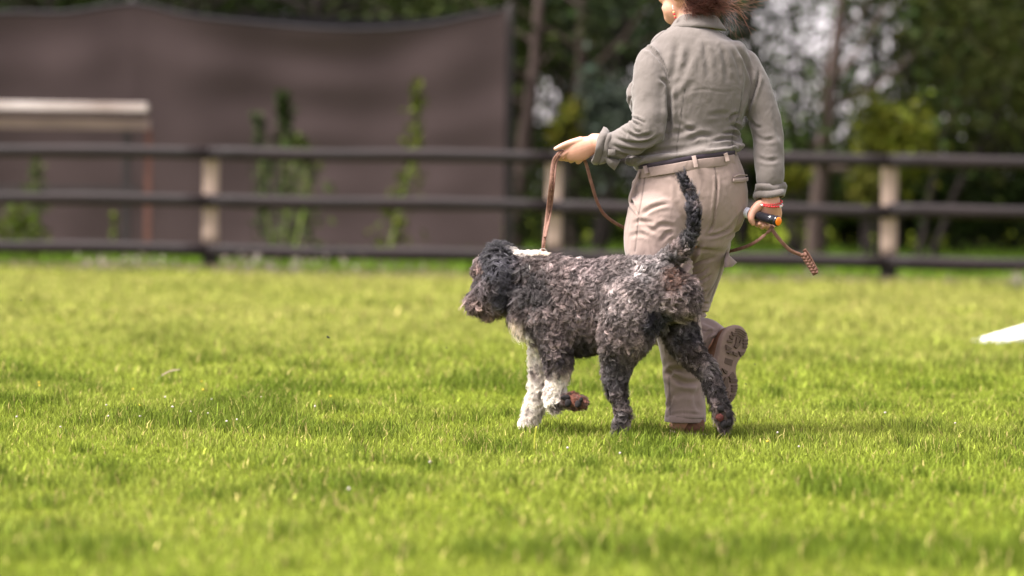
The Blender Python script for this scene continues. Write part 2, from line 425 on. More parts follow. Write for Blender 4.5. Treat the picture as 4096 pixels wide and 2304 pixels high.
def zone(y0, y1, dens, h, w, tufts=True):
    # area sampled in strips so that the width follows the view
    xs, ys = [], []
    for ya in np.arange(y0, y1, .5):
        hw = (ya + .5) * .1334 * 1.06 + 1.7; n = int(dens * .5 * 2 * hw)
        xs.append(RNG.uniform(-hw, hw, n)); ys.append(RNG.uniform(ya, ya + .5, n))
    x = np.concatenate(xs); y = np.concatenate(ys); n = len(x)
    tf = tuft_field(x, y)
    pat = noise2(x * .9 + 3, y * .5 + 8); fine = noise2(x * 6, y * 4)
    hh = h * RNG.uniform(.45, 1.25, n) * (.75 + .45 * fine) * (1 + 1.05 * tf)
    light = np.array([.184, .236, .026]); yellow = np.array([.385, .345, .115]); dark = np.array([.040, .080, .004]); pat = np.clip(pat * .75 + sstep(15, 27, y) * 1.25, 0, 1.9); tf = tf * (1 - .6 * sstep(16, 24, y))
    c = light * (1 - pat[:, None] * .30) + yellow * (pat[:, None] * .30)
    c = c * (1 - .8 * tf[:, None]) + dark * (.8 * tf[:, None])
    dry = RNG.random(n) < .05; c[dry] = np.array([.40, .33, .12])
    c *= np.exp(RNG.normal(-.05, .36, n))[:, None]
    return blades(x, y, hh, w * RNG.uniform(.7, 1.3, n), RNG.uniform(.1, .85, n), c)
parts = [zone(8.0, 11.0, 3300, .030, .0045), zone(11.0, 17.0, 3800, .029, .0040), zone(17, 24, 1300, .038, .0065), zone(24, 36.3, 520, .04, .013)]
def merge_blades(parts):
    V, T, C, o = [], [], [], 0
    for v, t, c in parts: V.append(v); T.append(t + o); C.append(c); o += len(v)
    return np.vstack(V), np.vstack(T), np.vstack(C)
V, T, C = merge_blades(parts)
link('lawn_grass', mesh_np('lawn_grass', V, T, M['grass'], True, C), kind='stuff', label='short bright green mown grass of the paddock', cat='grass')
# rough grass along the fence and beyond it
x = RNG.uniform(-8.5, 8.5, 7000); y = RNG.normal(37.45, .55, 7000) - (x - .4) * .195
c = np.array([.15, .15, .05]) * RNG.uniform(.5, 1.5, (7000, 1)); d = RNG.random(7000) < .4; c[d] = np.array([.30, .23, .17])
P1 = blades(x, y, RNG.uniform(.025, .085, 7000), RNG.uniform(.01, .022, 7000), RNG.uniform(.1, .6, 7000), c)
link('fence_verge_grass', mesh_np('fence_verge_grass', *P1[:2], M['grass'], True, P1[2]), kind='stuff', label='rough dry grass along the foot of the fence', cat='grass')
n = 26000; x = RNG.uniform(-10, 10, n); y = RNG.uniform(38.6, 58, n)
c = np.array([.10, .17, .02]) * RNG.uniform(.6, 1.5, (n, 1))
P2 = blades(x, y, RNG.uniform(.08, .22, n), RNG.uniform(.015, .03, n), RNG.uniform(.1, .6, n), c)
link('woodland_grass', mesh_np('woodland_grass', *P2[:2], M['grass'], True, P2[2]), kind='stuff', label='dark green grass under the trees behind the fence', cat='grass')

# ------------------------------------------------------------------ paddock fence
fy = lambda x: 37.7 - (x - .4) * .195
fence = link('paddock_fence', None, label='dark three-rail paddock fence with pale posts running behind the lawn', cat='fence', loc=(.4, fy(.4), 0))
fdir = norm([1, -.195, 0]); fnrm = np.array([-fdir[1], fdir[0], 0])        # away from the camera
def rail_mesh(L):
    prof = [(-.055, .030), (-.048, .052), (-.02, .066), (.03, .066), (.036, .03), (.036, -.05), (.0, -.062), (-.045, -.05), (-.058, -.02)]
    k = len(prof); m = 14; V = []; F = []
    for i in range(m):
        s = (i / (m - 1) - .5) * L
        wob = .006 * math.sin(s * 2.1) ; 
        for a, b in prof: V.append(fdir * s + fnrm * (a + wob) + np.array([0, 0, b * (1 + .06 * math.sin(s * 3.7)) + wob]))
    for i in range(m - 1):
        for j in range(k): F.append((i * k + j, i * k + (j + 1) % k, (i + 1) * k + (j + 1) % k, (i + 1) * k + j))
    F.append(tuple(range(k - 1, -1, -1))); F.append(tuple(range((m - 1) * k, m * k)))
    return mesh_np('rail', V, F, M['rail'])
post_x = [-9.8, -6.4, -3.02, .40, 3.63, 6.95, 10.3]
for i in range(len(post_x) - 1):
    a, b = post_x[i], post_x[i + 1]; L = (b - a) * math.sqrt(1 + .195 ** 2)
    me = rail_mesh(L - .008)
    for z in (1.185, .70, .215):
        dz = random.uniform(-.012, .012)
        link('rail', me, fence, loc=((a + b) / 2 - fnrm[0] * .105, fy((a + b) / 2) - fnrm[1] * .105, z + dz))
for i, xx in enumerate(post_x):
    c = np.array([xx, fy(xx), 0]); 
    pv, pf = tube([c + [0, 0, z] for z in np.linspace(.27, 1.165, 9)], np.full(9, .078) + RNG.normal(0, .002, 9), np.full(9, .058), 14, (False, True), (0, 1, 0), 3.5)
    p = link('post', mesh_np('post', pv, pf, M['post']), fence)
    bv, bf = tube([c + [0, 0, z] for z in (-.3, 0, .268)], [.082] * 3, [.062] * 3, 14, (False, False), (0, 1, 0), 3.5)
    link('post_base', mesh_np('post_base', bv, bf, M['post_dark']), p, label='tarred dark foot of the post')

# ------------------------------------------------------------------ shade net on posts
NY = 44.5
net = link('shade_net', None, label='brown shade netting hung between posts behind the fence, sagging along its top', cat='netting', loc=(*W(1250, 1000, NY)[:2], 0))
us = np.linspace(-1500, 2026, 300); nz_ = 90
anch = [(-1500, 60), (-500, 95), (0, 52), (260, 50), (530, 14), (750, 60), (1050, 95), (1400, 118), (1700, 100), (1900, 60), (2026, 36)]
A = crom(np.array(anch, float), 400); topv = np.interp(us, A[:, 0], A[:, 1])
V = []
for i, uu in enumerate(us):
    top = W(uu, topv[i], NY); 
    for j in range(nz_):
        t = j / (nz_ - 1); z = top[2] * (1 - t) + .02 * t
        s = np.clip((uu - 530) / 1496, 0, 1) if uu > 530 else np.clip((530 - uu) / 2030, 0, 1)
        sag = 4 * s * (1 - s)
        ph = (t * 3.3 - sag * .30 * (1 - t) ** 1.5 + .22 * noise2(uu * .0016 + 5, t * 3 + 2))
        d = .015 * math.sin(ph * 7.0) * math.exp(-t * 1.5) * (.35 + sag) + .025 * (noise2(uu * .004, t * 7) - .5) + .10 * sag * math.sin(t * 3.1) 
        V.append((top[0] - (uu - 2026) * 0, NY + d + .02 * math.sin(uu * .013 + t), z))
V = np.array(V); ii = (np.arange(299)[:, None] * nz_ + np.arange(nz_ - 1)[None]).ravel()
link('net_sheet', mesh_np('net_sheet', V, np.stack([ii, ii + nz_, ii + nz_ + 1, ii + 1], 1), M['net']), net)
hv, hf = tube(V[::nz_][::3] + [0, .02, 0], np.full(100, .025), np.full(100, .03), 8)
link('net_hem', mesh_np('net_hem', hv, hf, M['net_hem']), net)
# a second, darker lap of net turned over behind the sagging hem
lap = []
for i, uu in enumerate(np.linspace(700, 2010, 80)):
    s = (uu - 700) / 1310; tv = np.interp(uu, A[:, 0], A[:, 1]); hi = 20 + 10 * math.sin(s * 3.1)
    for t in (0, .35, .7, 1.0):
        p = W(uu, tv - hi * (1 - t) * math.sin(s * math.pi) ** .5 * 1.5 + 10 * t, NY + .12 + .05 * t); lap.append(p)
ii = (np.arange(79)[:, None] * 4 + np.arange(3)[None]).ravel()
link('net_lap', mesh_np('net_lap', np.array(lap), np.stack([ii, ii + 4, ii + 5, ii + 1], 1), M['net_hem']), net)
for uu in (-1150, 530, 2040):
    b = W(uu, 900, NY + .12); t = W(uu, np.interp(min(uu, 2020), A[:, 0], A[:, 1]) - 6, NY + .12)
    pv, pf = tube([[b[0], b[1], -.2], [t[0], t[1], t[2] * .5], t], [.06, .055, .05], [.06, .055, .05], 10)
    link('net_post', mesh_np('net_post', pv, pf, M['post_dark']), net)

# ------------------------------------------------------------------ old plank stand left of the net
SY = 42.0
stand = link('plank_stand', None, label='weathered plank-topped stand with a rusty leg in front of the brown net', cat='stand', loc=(*W(300, 900, SY)[:2], 0))
def slab(name, u0_, v0_, u1_, v1_, Y, hd, mat, parent=stand):
    a, b = W(u0_, v0_, Y), W(u1_, v1_, Y); 
    return link(name, mesh_np(name, *box((a + b) / 2, (abs(b[0] - a[0]) / 2, hd, abs(a[2] - b[2]) / 2)), mat, False), parent)
slab('top_plank', -900, 394, 590, 446, SY - .05, .14, M['plank'])
slab('apron_board', -900, 456, 600, 520, SY + .05, .03, M['plank_low'])
slab('apron_board', -900, 456, 600, 520, SY + 1.0, .03, M['plank_low'])
slab('back_plank', -900, 394, 590, 446, SY + .95, .14, M['plank'])
slab('cross_beam', -900, 728, 560, 768, SY + .9, .04, M['post_dark'])
for uu, YY, w, mt in ((592, SY + .04, .035, 'rust'), (505, SY + .95, .045, 'post_dark'), (-820, SY + .04, .035, 'rust'), (-820, SY + .95, .045, 'post_dark')):
    p = W(uu, 800, YY); t = W(uu, 520, YY)
    link('leg', mesh_np('leg', *box((p[0], YY, t[2] / 2 - .05), (w, w, t[2] / 2 + .05)), M[mt], False), stand, label='rusty leg' if mt == 'rust' else 'dark leg')

# ------------------------------------------------------------------ leaves, weeds, bushes, trees
def leaf_cloud(P, size, cols, droop=.2):
    """small folded leaves at points P"""
    n = len(P); a = norm(RNG.normal(0, 1, (n, 3)) + [0, 0, -droop]); b = norm(np.cross(a, RNG.normal(0, 1, (n, 3))))
    c = np.cross(a, b); s = (size * RNG.uniform(.55, 1.35, n))[:, None]
    V = np.stack([P - a * s * .5, P + b * s * .3 + c * s * .1, P + a * s * .5, P - b * s * .3 + c * s * .1], 1).reshape(-1, 3)
    k = np.arange(n)[:, None] * 4
    T = np.concatenate([k + [0, 1, 2], k + [0, 2, 3]], 0)
    return V, T, np.repeat(cols, 4, 0)
def leaf_mesh(name, P, size, cols): 
    V, T, C = leaf_cloud(P, size, cols); return mesh_np(name, V, T, M['leaf'], True, C)
def tints(base, n, var=.5, patch=None):
    c = np.array(base)[None] * RNG.uniform(1 - var, 1 + var, (n, 1))
    return c * (1 + RNG.normal(0, .06, (n, 3)))
def weed(name, spine, Y, rad, nleaf, base, label, cat='weed', size=.09, group=None):
    """leafy weed: spine in full-view pixels (2576 wide) from the ground up; rad the leaf spread per spine point in m"""
    S = crom([W(*c0(*p), Y) for p in spine], 30); S[0, 2] = min(S[0, 2], .0)
    R = np.interp(np.linspace(0, 1, 30), np.linspace(0, 1, len(rad)), rad)
    e = link(name, None, label=label, cat=cat, group=group, loc=(S[0][0], S[0][1], 0))
    v, f = tube(S, np.linspace(.014, .004, 30), np.linspace(.014, .004, 30), 6)
    link('stem', mesh_np('stem', v, f, M['stalk']), e)
    nleaf = int(nleaf * .6); k = RNG.integers(0, 30, nleaf); P = S[k] + RNG.normal(0, .55, (nleaf, 3)) * R[k][:, None]; P[:, 2] = np.maximum(P[:, 2], .03)
    link('leaves', leaf_mesh('leaves', P, size, tints(base, nleaf, .55)), e, kind='stuff')
    return e
WY = 40.6
weed('leafy_weed', [(715, 650), (718, 520), (712, 400), (714, 300), (712, 235)], WY + .6, [.34, .30, .20, .09, .05], 900, (.075, .11, .035), 'tall dark leafy weed standing centre-left in front of the brown net', 'weed')
weed('leafy_weed', [(690, 650), (665, 500), (652, 380), (648, 292)], WY + .3, [.3, .18, .06, .04], 420, (.10, .13, .06), 'thinner pale-tipped weed left of the tall dark weed by the net')
weed('leafy_weed', [(735, 650), (765, 520), (770, 420), (752, 350)], WY, [.3, .24, .16, .06], 520, (.13, .17, .05), 'lighter green weed right of the tall dark weed by the net')
weed('leafy_weed', [(975, 650), (1005, 520), (1040, 380), (1052, 210)], WY + .5, [.26, .17, .11, .06], 620, (.13, .16, .025), 'yellow-green leaning weed in front of the right half of the net')
weed('leafy_weed', [(80, 650), (85, 520), (92, 400)], WY + .4, [.2, .12, .07], 300, (.12, .16, .05), 'slim weed under the plank stand at the left edge')
weed('leafy_weed', [(35, 650), (40, 590), (45, 540)], WY, [.35, .3, .16], 520, (.12, .17, .02), 'low bushy green weed at the left edge behind the fence')
weed('leafy_weed', [(287, 650), (286, 590), (287, 545)], WY + .2, [.08, .05, .03], 90, (.14, .18, .03), 'small single weed behind the fence beside the rusty leg')
# pale pinkish heads of dry flowers along the foot of the fence
def flower_clump(u, v, label, wid=.16, cols=((.55, .42, .40), (.62, .55, .5))):
    p = G(*c0(u, v)); n = 60
    P = np.stack([p[0] + RNG.normal(0, wid, n), p[1] + RNG.normal(0, .1, n), RNG.uniform(.04, .19, n)], 1)
    e = link('dry_flower_clump', None, label=label, cat='flowers', group='dry pinkish flower clumps at the foot of the fence', loc=(p[0], p[1], 0))
    cc = np.array(cols)[RNG.integers(0, 2, n)] * RNG.uniform(.7, 1.2, (n, 1))
    link('flower_heads', leaf_mesh('flower_heads', P[::2], .062, cc[::2] * .95), e, kind='stuff')
    B = blades(P[:, 0], P[:, 1], P[:, 2], np.full(n, .008), np.full(n, .2), np.repeat([[.16, .18, .06]], n, 0))
    link('stalks', mesh_np('stalks', *B[:2], M['grass'], True, B[2]), e, kind='stuff')
for u, v, lb, w in ((245, 690, 'pale flower clump below the left part of the fence', .12), (345, 685, 'pinkish dry flower clump left of the left fence post', .16), (600, 685, 'pinkish flower clump just right of the left fence post', .10), (665, 690, 'bright pinkish flower clump second right of the left post', .12),
                    (790, 690, 'faint pinkish flower patch under the middle of the left rail span', .22), (930, 690, 'pinkish flower patch left of the dog at the fence foot', .25), (1080, 685, 'pale flower patch behind the dog nose at the fence foot', .2),
                    (1850, 690, 'pale flower clump right of the handler knee at the fence foot', .16), (2050, 700, 'pale flower patch under the leash end at the fence foot', .16), (2560, 735, 'single pale flower clump at the right edge', .06)):
    flower_clump(u, v, lb, w)

def in_gap(P):
    """where the photograph shows open sky between the trunks"""
    u, v = proj(P); u = u / 1.59; v = v / 1.59
    g = np.exp(-((u - 2080) / 215) ** 2 - ((v - 95) / 135) ** 2) + .8 * np.exp(-((u - 1700) / 60) ** 2 - ((v - 20) / 45) ** 2) + .6 * np.exp(-((u - 2250) / 60) ** 2 - ((v - 150) / 120) ** 2)
    return g
def tree(label, trunk, Y, width, top, crown, base, nleaf, mat='bark', size=.13, group='trees of the wood behind the fence', keep=.93):
    """trunk: two or more (u, v) in the 2576 px view, carried on down to the ground and up to height top"""
    T_ = np.array([W(*c0(*p), Y) for p in trunk]); d = norm(T_[0] - T_[-1]); d = d / max(d[2], .2)
    foot = T_[-1] - d * T_[-1][2]; head = T_[0] + d * (top - T_[0][2]) * .6; head[2] = top
    S = crom(np.vstack([foot - [0, 0, .2], T_[::-1], head]), 24)
    S[1:-1, :2] += RNG.normal(0, .007, (22, 2))
    e = link('woodland_tree', None, label=label, cat='tree', group=group, loc=foot)
    R = np.linspace(width * 1.15, width * .35, 24)
    pr = [tube(S, R, R, 10)]
    tips = []
    for k in range(11):
        i = RNG.integers(7, 23); a = RNG.uniform(0, 6.28); ln = RNG.uniform(.7, 1.7) * crown
        p = S[i]
        if in_gap(p[None] + [[math.cos(a) * ln * .5, 0, .3 * ln]])[0] > .45 and k > 2: continue
        q = p + np.array([math.cos(a) * ln, math.sin(a) * ln, RNG.uniform(.2, 1.0) * ln]); m = (p + q) / 2 + [0, 0, -.08 * ln]
        pr.append(tube(crom([p, m, q], 8), np.linspace(R[i] * .45, .012, 8), np.linspace(R[i] * .45, .012, 8), 6)); tips += [q, m * .4 + q * .6]
    link('trunk', mesh_np('trunk', *join(pr), M[mat]), e)
    tips = np.array(tips + [S[-1], S[-2], S[-4]])
    k = RNG.integers(0, len(tips), nleaf); P = tips[k] + RNG.normal(0, 1, (nleaf, 3)) * [.55, .55, .42] * crown * .6
    g = in_gap(P); ok = (RNG.random(nleaf) > g * keep * .98) & (P[:, 2] > .25); P = P[ok]
    c = tints(base, len(P), .5) * (.65 + .7 * noise3(P, 1.4))[:, None]
    link('crown', leaf_mesh('crown', P, size, c), e, kind='stuff')
TREES = [
    ('slim pale trunk just right of the net edge', [(1356, 0), (1335, 230), (1318, 385)], 47.0, .105, 8.5, 1.5, (.055, .075, .02), 2600, 'bark'),
    ('second pale trunk right of the net, half hidden by leaves', [(1468, 0), (1462, 140), (1455, 300)], 48.0, .10, 8, 1.6, (.05, .075, .03), 2600, 'bark'),
    ('dark trunk behind the handler left shoulder', [(1585, 0), (1560, 120), (1540, 300)], 50.0, .09, 8, 1.5, (.04, .06, .035), 2600, 'bark_dark'),
    ('leaning brown trunk in the open sky right of the handler', [(2118, 0), (2090, 200), (2062, 490)], 46.0, .115, 8.5, 1.2, (.05, .08, .02), 2000, 'bark'),
    ('thin dark trunk right behind the handler head', [(1895, 0), (1890, 130), (1880, 300)], 52.0, .08, 8, 1.2, (.045, .065, .03), 1700, 'bark_dark'),
    ('thin dark trunk right of the leaning brown trunk', [(2215, 0), (2205, 150), (2195, 300)], 51.0, .06, 8, 1.2, (.045, .07, .02), 1800, 'bark_dark'),
    ('slim dark trunk beside the sky gap right edge', [(2290, 0), (2285, 160), (2280, 330)], 53.0, .07, 8, 1.3, (.06, .08, .02), 2600, 'bark_dark'),
    ('slanting brown trunk at the right among dark leaves', [(2420, 180), (2380, 320), (2345, 480)], 47.5, .045, 7.5, 1.7, (.07, .085, .02), 3600, 'bark_dark'),
    ('slanting trunk nearest the right edge of the picture', [(2560, 160), (2480, 330), (2400, 500)], 46.5, .042, 7.5, 1.7, (.06, .075, .018), 3600, 'bark_dark'),
    ('tree whose dark leaves fill the upper right corner', [(2640, 0), (2630, 300), (2620, 500)], 49, .11, 8.5, 2.0, (.075, .085, .02), 4200, 'bark_dark'),
    ('tree behind the net left corner post', [(120, 0), (118, 40), (110, 300)], 51, .12, 8.5, 1.9, (.05, .085, .02), 3600, 'bark_dark'),
    ('tree showing over the net peak at the left', [(480, 0), (470, 40), (460, 300)], 54, .12, 9, 1.9, (.035, .055, .02), 3600, 'bark_dark'),
    ('tree showing over the sagging middle of the net', [(800, 0), (800, 50), (800, 300)], 51, .12, 9, 1.9, (.055, .08, .02), 3600, 'bark_dark'),
    ('tree showing over the net near its right end', [(1130, 0), (1135, 40), (1140, 300)], 53, .12, 9, 1.9, (.05, .07, .02), 3600, 'bark_dark'),
    ('dark tree deep in the wood right of the net', [(1420, 0), (1425, 200), (1430, 400)], 60, .12, 9, 2.2, (.03, .045, .02), 4200, 'bark_dark'),
    ('dark tree deep in the wood behind the raised arm', [(1650, 0), (1655, 200), (1660, 400)], 62, .12, 9, 2.0, (.03, .045, .025), 3600, 'bark_dark'),
    ('dark tree deep in the wood right of the sky gap', [(2390, 0), (2395, 200), (2400, 400)], 58, .12, 9, 2.2, (.035, .045, .018), 4600, 'bark_dark'),
]
TREES += [('dark tree far behind the left end of the net', [(300, 0), (300, 50), (300, 300)], 58, .12, 9, 2.3, (.03, .045, .014), 5200, 'bark_dark'),
          ('dark tree far behind the middle of the net', [(650, 0), (650, 50), (650, 300)], 59, .12, 9, 2.3, (.028, .042, .014), 5200, 'bark_dark'),
          ('dark tree far behind the right end of the net', [(1000, 0), (1000, 50), (1000, 300)], 57, .12, 9, 2.3, (.03, .045, .014), 5200, 'bark_dark'),
          ('dark tree far behind the two pale trunks', [(1310, 0), (1310, 50), (1310, 300)], 56, .12, 9, 2.0, (.03, .042, .014), 5200, 'bark_dark'),
          ('dark tree far behind the handler left arm', [(1540, 0), (1540, 50), (1540, 300)], 58, .12, 9, 2.0, (.03, .042, .018), 4600, 'bark_dark'),
          ('dark tree beyond the right edge of the picture', [(2840, 0), (2830, 300), (2820, 500)], 50, .11, 8.5, 2.2, (.05, .06, .018), 4200, 'bark_dark'),
          ('dark tree well beyond the right edge of the picture', [(3080, 0), (3075, 300), (3070, 500)], 53, .11, 8.5, 2.3, (.045, .055, .018), 4200, 'bark_dark'),
          ('dark tree beyond the left edge of the picture', [(-200, 0), (-200, 50), (-200, 300)], 54, .12, 9, 2.3, (.04, .055, .018), 4200, 'bark_dark'),
          ('dark tree well beyond the left edge of the picture', [(-520, 0), (-520, 50), (-520, 300)], 56, .12, 9, 2.3, (.04, .055, .018), 4200, 'bark_dark'),
          ('dark tree far behind the right edge', [(2500, 0), (2500, 50), (2500, 300)], 57, .12, 9, 2.3, (.035, .042, .014), 5200, 'bark_dark')]
for t in TREES: tree(*t)
def bush(label, u, v, Y, ru, rv, base, n, size=.11, cat='bush', name='woodland_bush', group='bushes under the trees behind the fence'):
    c = W(*c0(u, v), Y); rx = ru * 1.59 * pxm(Y); rz = rv * 1.59 * pxm(Y)
    e = link(name, None, label=label, cat=cat, group=group, loc=(c[0], Y, 0))
    ncl = 16; cl = RNG.normal(0, .55, (ncl, 3)) * [rx, rx * .8, rz] + c
    P = cl[RNG.integers(0, ncl, n)] + RNG.normal(0, .34, (n, 3)) * [rx, rx * .8, rz]
    P[:, 2] = np.abs(P[:, 2]) + .02
    pr = []
    for k in range(7):
        q = cl[k]; q[2] = max(q[2], .2); f = np.array([c[0] + RNG.normal(0, .08), Y + RNG.normal(0, .08), -.05])
        pr.append(tube(crom([f, (f + q) / 2 + RNG.normal(0, .06, 3), q], 7), np.linspace(.025, .007, 7), np.linspace(.025, .007, 7), 6))
    link('stems', mesh_np('stems', *join(pr), M['bark_dark']), e)
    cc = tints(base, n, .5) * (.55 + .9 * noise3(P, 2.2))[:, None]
    link('foliage', leaf_mesh('foliage', P, size, cc), e, kind='stuff')
for lb, u, v, Y, n, ru, rv in (('loose twiggy sapling in the open sky right of the handler shoulder', 1990, 120, 49, 620, 120, 120), ('loose twiggy sapling in the open sky right of the leaning trunk', 2190, 110, 50, 620, 110, 120)):
    c = W(*c0(u, v), Y); k_ = 1.59 * pxm(Y); e = link('woodland_tree', None, label=lb, cat='tree', group='trees of the wood behind the fence', loc=(c[0], Y, 0))
    pr = [tube(crom([[c[0], Y, -.1], [c[0] + .05, Y, c[2] * .5], [c[0] - .04, Y, c[2] + 1.6]], 12), np.linspace(.035, .01, 12), np.linspace(.035, .01, 12), 7)]
    tw = []
    for j in range(26):
        z0 = RNG.uniform(c[2] - .6, c[2] + .9); p = np.array([c[0], Y, z0]); q = p + np.array([RNG.normal(0, ru * k_ * .8), RNG.normal(0, .3), RNG.uniform(-.1, .6)])
        pr.append(tube(crom([p, (p + q) / 2 + RNG.normal(0, .05, 3), q], 6), np.linspace(.009, .004, 6), np.linspace(.009, .004, 6), 5)); tw += [q, (p + q) / 2, p * .3 + q * .7]
    link('trunk', mesh_np('trunk', *join(pr), M['bark_dark']), e); tw = np.array(tw)
    P = tw[RNG.integers(0, len(tw), n)] + RNG.normal(0, .16, (n, 3))
    link('crown', leaf_mesh('crown', P, .085, tints((.07, .085, .03), n, .6)), e, kind='stuff')
bush('bright yellow-green bush right of the leaning trunk', 2225, 370, 43.5, 70, 105, (.15, .17, .02), 1500)
bush('small yellow-green shoot left of the leaning trunk', 1990, 455, 44, 28, 30, (.16, .17, .02), 260)
bush('yellow-green shoot above the raised hand', 1420, 330, 43.5, 32, 40, (.15, .16, .02), 320)
bush('bluish grey-green bush behind the left sleeve', 1520, 300, 45, 65, 120, (.085, .11, .085), 1300)
bush('dark bush at the foot of the trunks right of the net', 1400, 500, 47, 110, 90, (.05, .07, .02), 1500)
bush('yellowish low bush behind the right rail span', 2190, 470, 43, 55, 45, (.15, .16, .03), 420)
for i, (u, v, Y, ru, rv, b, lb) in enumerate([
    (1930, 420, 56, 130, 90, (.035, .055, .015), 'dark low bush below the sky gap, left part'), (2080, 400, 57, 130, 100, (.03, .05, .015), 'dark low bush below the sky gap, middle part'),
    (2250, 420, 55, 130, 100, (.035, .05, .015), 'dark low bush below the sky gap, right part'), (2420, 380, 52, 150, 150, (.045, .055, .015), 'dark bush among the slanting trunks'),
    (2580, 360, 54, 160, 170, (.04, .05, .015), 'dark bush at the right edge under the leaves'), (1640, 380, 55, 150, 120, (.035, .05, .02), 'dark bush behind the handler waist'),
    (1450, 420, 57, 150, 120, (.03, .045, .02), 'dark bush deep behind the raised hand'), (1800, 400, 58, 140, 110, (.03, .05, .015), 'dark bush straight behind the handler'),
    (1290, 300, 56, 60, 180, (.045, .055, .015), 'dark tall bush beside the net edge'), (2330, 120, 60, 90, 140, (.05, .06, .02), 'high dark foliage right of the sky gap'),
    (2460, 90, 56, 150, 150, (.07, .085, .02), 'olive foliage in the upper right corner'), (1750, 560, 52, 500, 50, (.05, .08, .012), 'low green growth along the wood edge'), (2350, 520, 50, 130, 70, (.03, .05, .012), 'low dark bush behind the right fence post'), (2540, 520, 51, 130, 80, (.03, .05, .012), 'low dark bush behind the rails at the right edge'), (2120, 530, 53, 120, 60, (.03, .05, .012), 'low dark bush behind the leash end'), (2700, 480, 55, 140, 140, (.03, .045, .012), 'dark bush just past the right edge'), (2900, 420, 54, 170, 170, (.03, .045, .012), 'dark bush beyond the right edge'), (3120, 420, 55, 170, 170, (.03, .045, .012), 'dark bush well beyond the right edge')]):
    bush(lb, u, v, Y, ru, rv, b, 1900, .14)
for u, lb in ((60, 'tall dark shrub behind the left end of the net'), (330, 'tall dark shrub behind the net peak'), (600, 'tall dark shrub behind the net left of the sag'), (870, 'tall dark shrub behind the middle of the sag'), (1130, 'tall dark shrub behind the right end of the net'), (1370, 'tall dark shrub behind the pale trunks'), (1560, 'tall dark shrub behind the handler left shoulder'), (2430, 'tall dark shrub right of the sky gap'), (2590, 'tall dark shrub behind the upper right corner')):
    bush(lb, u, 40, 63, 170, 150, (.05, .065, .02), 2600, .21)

# ------------------------------------------------------------------ white ramp board at the right edge
a = G(3945, 1380); b = a + np.array([1.55, .75, .42])
ramp = link('white_ramp', None, label='low end of a white painted ramp board lying in the grass at the right edge', cat='ramp', loc=(a[0], a[1], 0))
d = norm(b - a); sidev = norm(np.cross(d, [0, 0, 1])); upv = np.cross(sidev, d); L = np.linalg.norm(b - a)
link('board', mesh_np('board', *box((a + b) / 2 + [0, 0, .004], (L / 2, .15, .018), np.stack([d, sidev, upv], 1), .3), M['white_paint'], False), ramp)
for s in (-.13, .13):
    e = b - d * .12 + sidev * s; link('leg', mesh_np('leg', *box((e[0], e[1], e[2] / 2 - .01), (.02, .02, e[2] / 2 - .01)), M['white_paint'], False), ramp)

# ------------------------------------------------------------------ the dog
def yc(x): return 13.46 + (1400 - x) * .00025          # the dog walks left and away: its middle plane
INS = 19                                                # fur thickness in crop px left off the outline
def dl(rows, off, hd, ins=INS):
    """limb rows (x, y, half width) -> with distance and half depth; off: metres from the middle plane"""
    out = []
    for i, r in enumerate(rows):
        x, y, hw = r[:3]; o = r[3] if len(r) > 3 else off
        out.append((x, y, yc(x) + o, max(hw - ins, 16), hd(hw) if callable(hd) else hd))
    return out
px2m = lambda p: p * .6557 * pxm(13.5)
rnd = lambda hw: max(px2m(hw - INS), .012)
LIMBS = {}
heading = norm([-1, .43, 0]); lateral = np.array([-heading[1], heading[0], 0])
# trunk: sections across the walking direction
TR = [(430, 330, 640, .075), (500, 290, 760, .100), (600, 258, 860, .118), (750, 268, 888, .126), (900, 276, 862, .122), (1050, 262, 820, .112), (1200, 262, 770, .110), (1310, 285, 730, .105), (1375, 350, 680, .085)]
TR3 = []
for x, a, b, hd in TR:
    u, v = c1(x, (a + b) / 2); TR3.append([*W(u, v, yc(x)), px2m((b - a) / 2 - INS), hd])
A = crom(TR3, 46)
trunk_m = tube(A[:, :3], A[:, 3], A[:, 4], 32, (True, True), norm(lateral))
LIMBS['trunk'] = (A[::-1] if False else A)[:, :3]
def add_limb(key, rows, off, hd, ins=INS):
    r = dl(rows, off, hd, ins); m = limb(c1, r, 24)
    S = crom([W(*c1(x, y), Y) for x, y, Y, _, _ in r], 30); LIMBS[key] = S
    return m
dog_parts = [trunk_m]
dog_parts.append(add_limb('neck', [(640, 400, 150), (540, 380, 150), (450, 360, 140), (380, 345, 125)], 0, rnd))
dog_parts.append(add_limb('near_hind', [(1130, 520, 170), (1105, 640, 195), (1065, 760, 180), (1035, 850, 140), (1022, 930, 108), (1008, 1010, 90), (1018, 1090, 73), (1033, 1170, 58), (1052, 1235, 66), (1045, 1290, 60), (1038, 1345, 62)], -.085, lambda h: max(px2m(h - INS) * .85, .014)))
dog_parts.append(add_limb('near_hind_paw', [(1060, 1355, 55), (1030, 1362, 56), (1000, 1368, 46)], -.085, .026, 26))
dog_parts.append(add_limb('far_hind', [(1360, 480, 120), (1380, 600, 135), (1400, 710, 125), (1440, 810, 112), (1500, 895, 92), (1565, 955, 78), (1600, 1040, 72), (1628, 1120, 68), (1650, 1190, 72), (1668, 1250, 72), (1672, 1305, 50)], .085, lambda h: max(px2m(h - INS) * .85, .014)))
dog_parts.append(add_limb('near_fore', [(610, 640, 130), (640, 760, 120), (655, 860, 110), (660, 940, 96), (650, 1030, 76), (632, 1110, 70), (640, 1165, 62)], -.085, rnd))
dog_parts.append(add_limb('near_fore_paw', [(635, 1150, 60), (690, 1150, 66), (750, 1150, 78), (795, 1158, 66)], -.085, .028, 22))
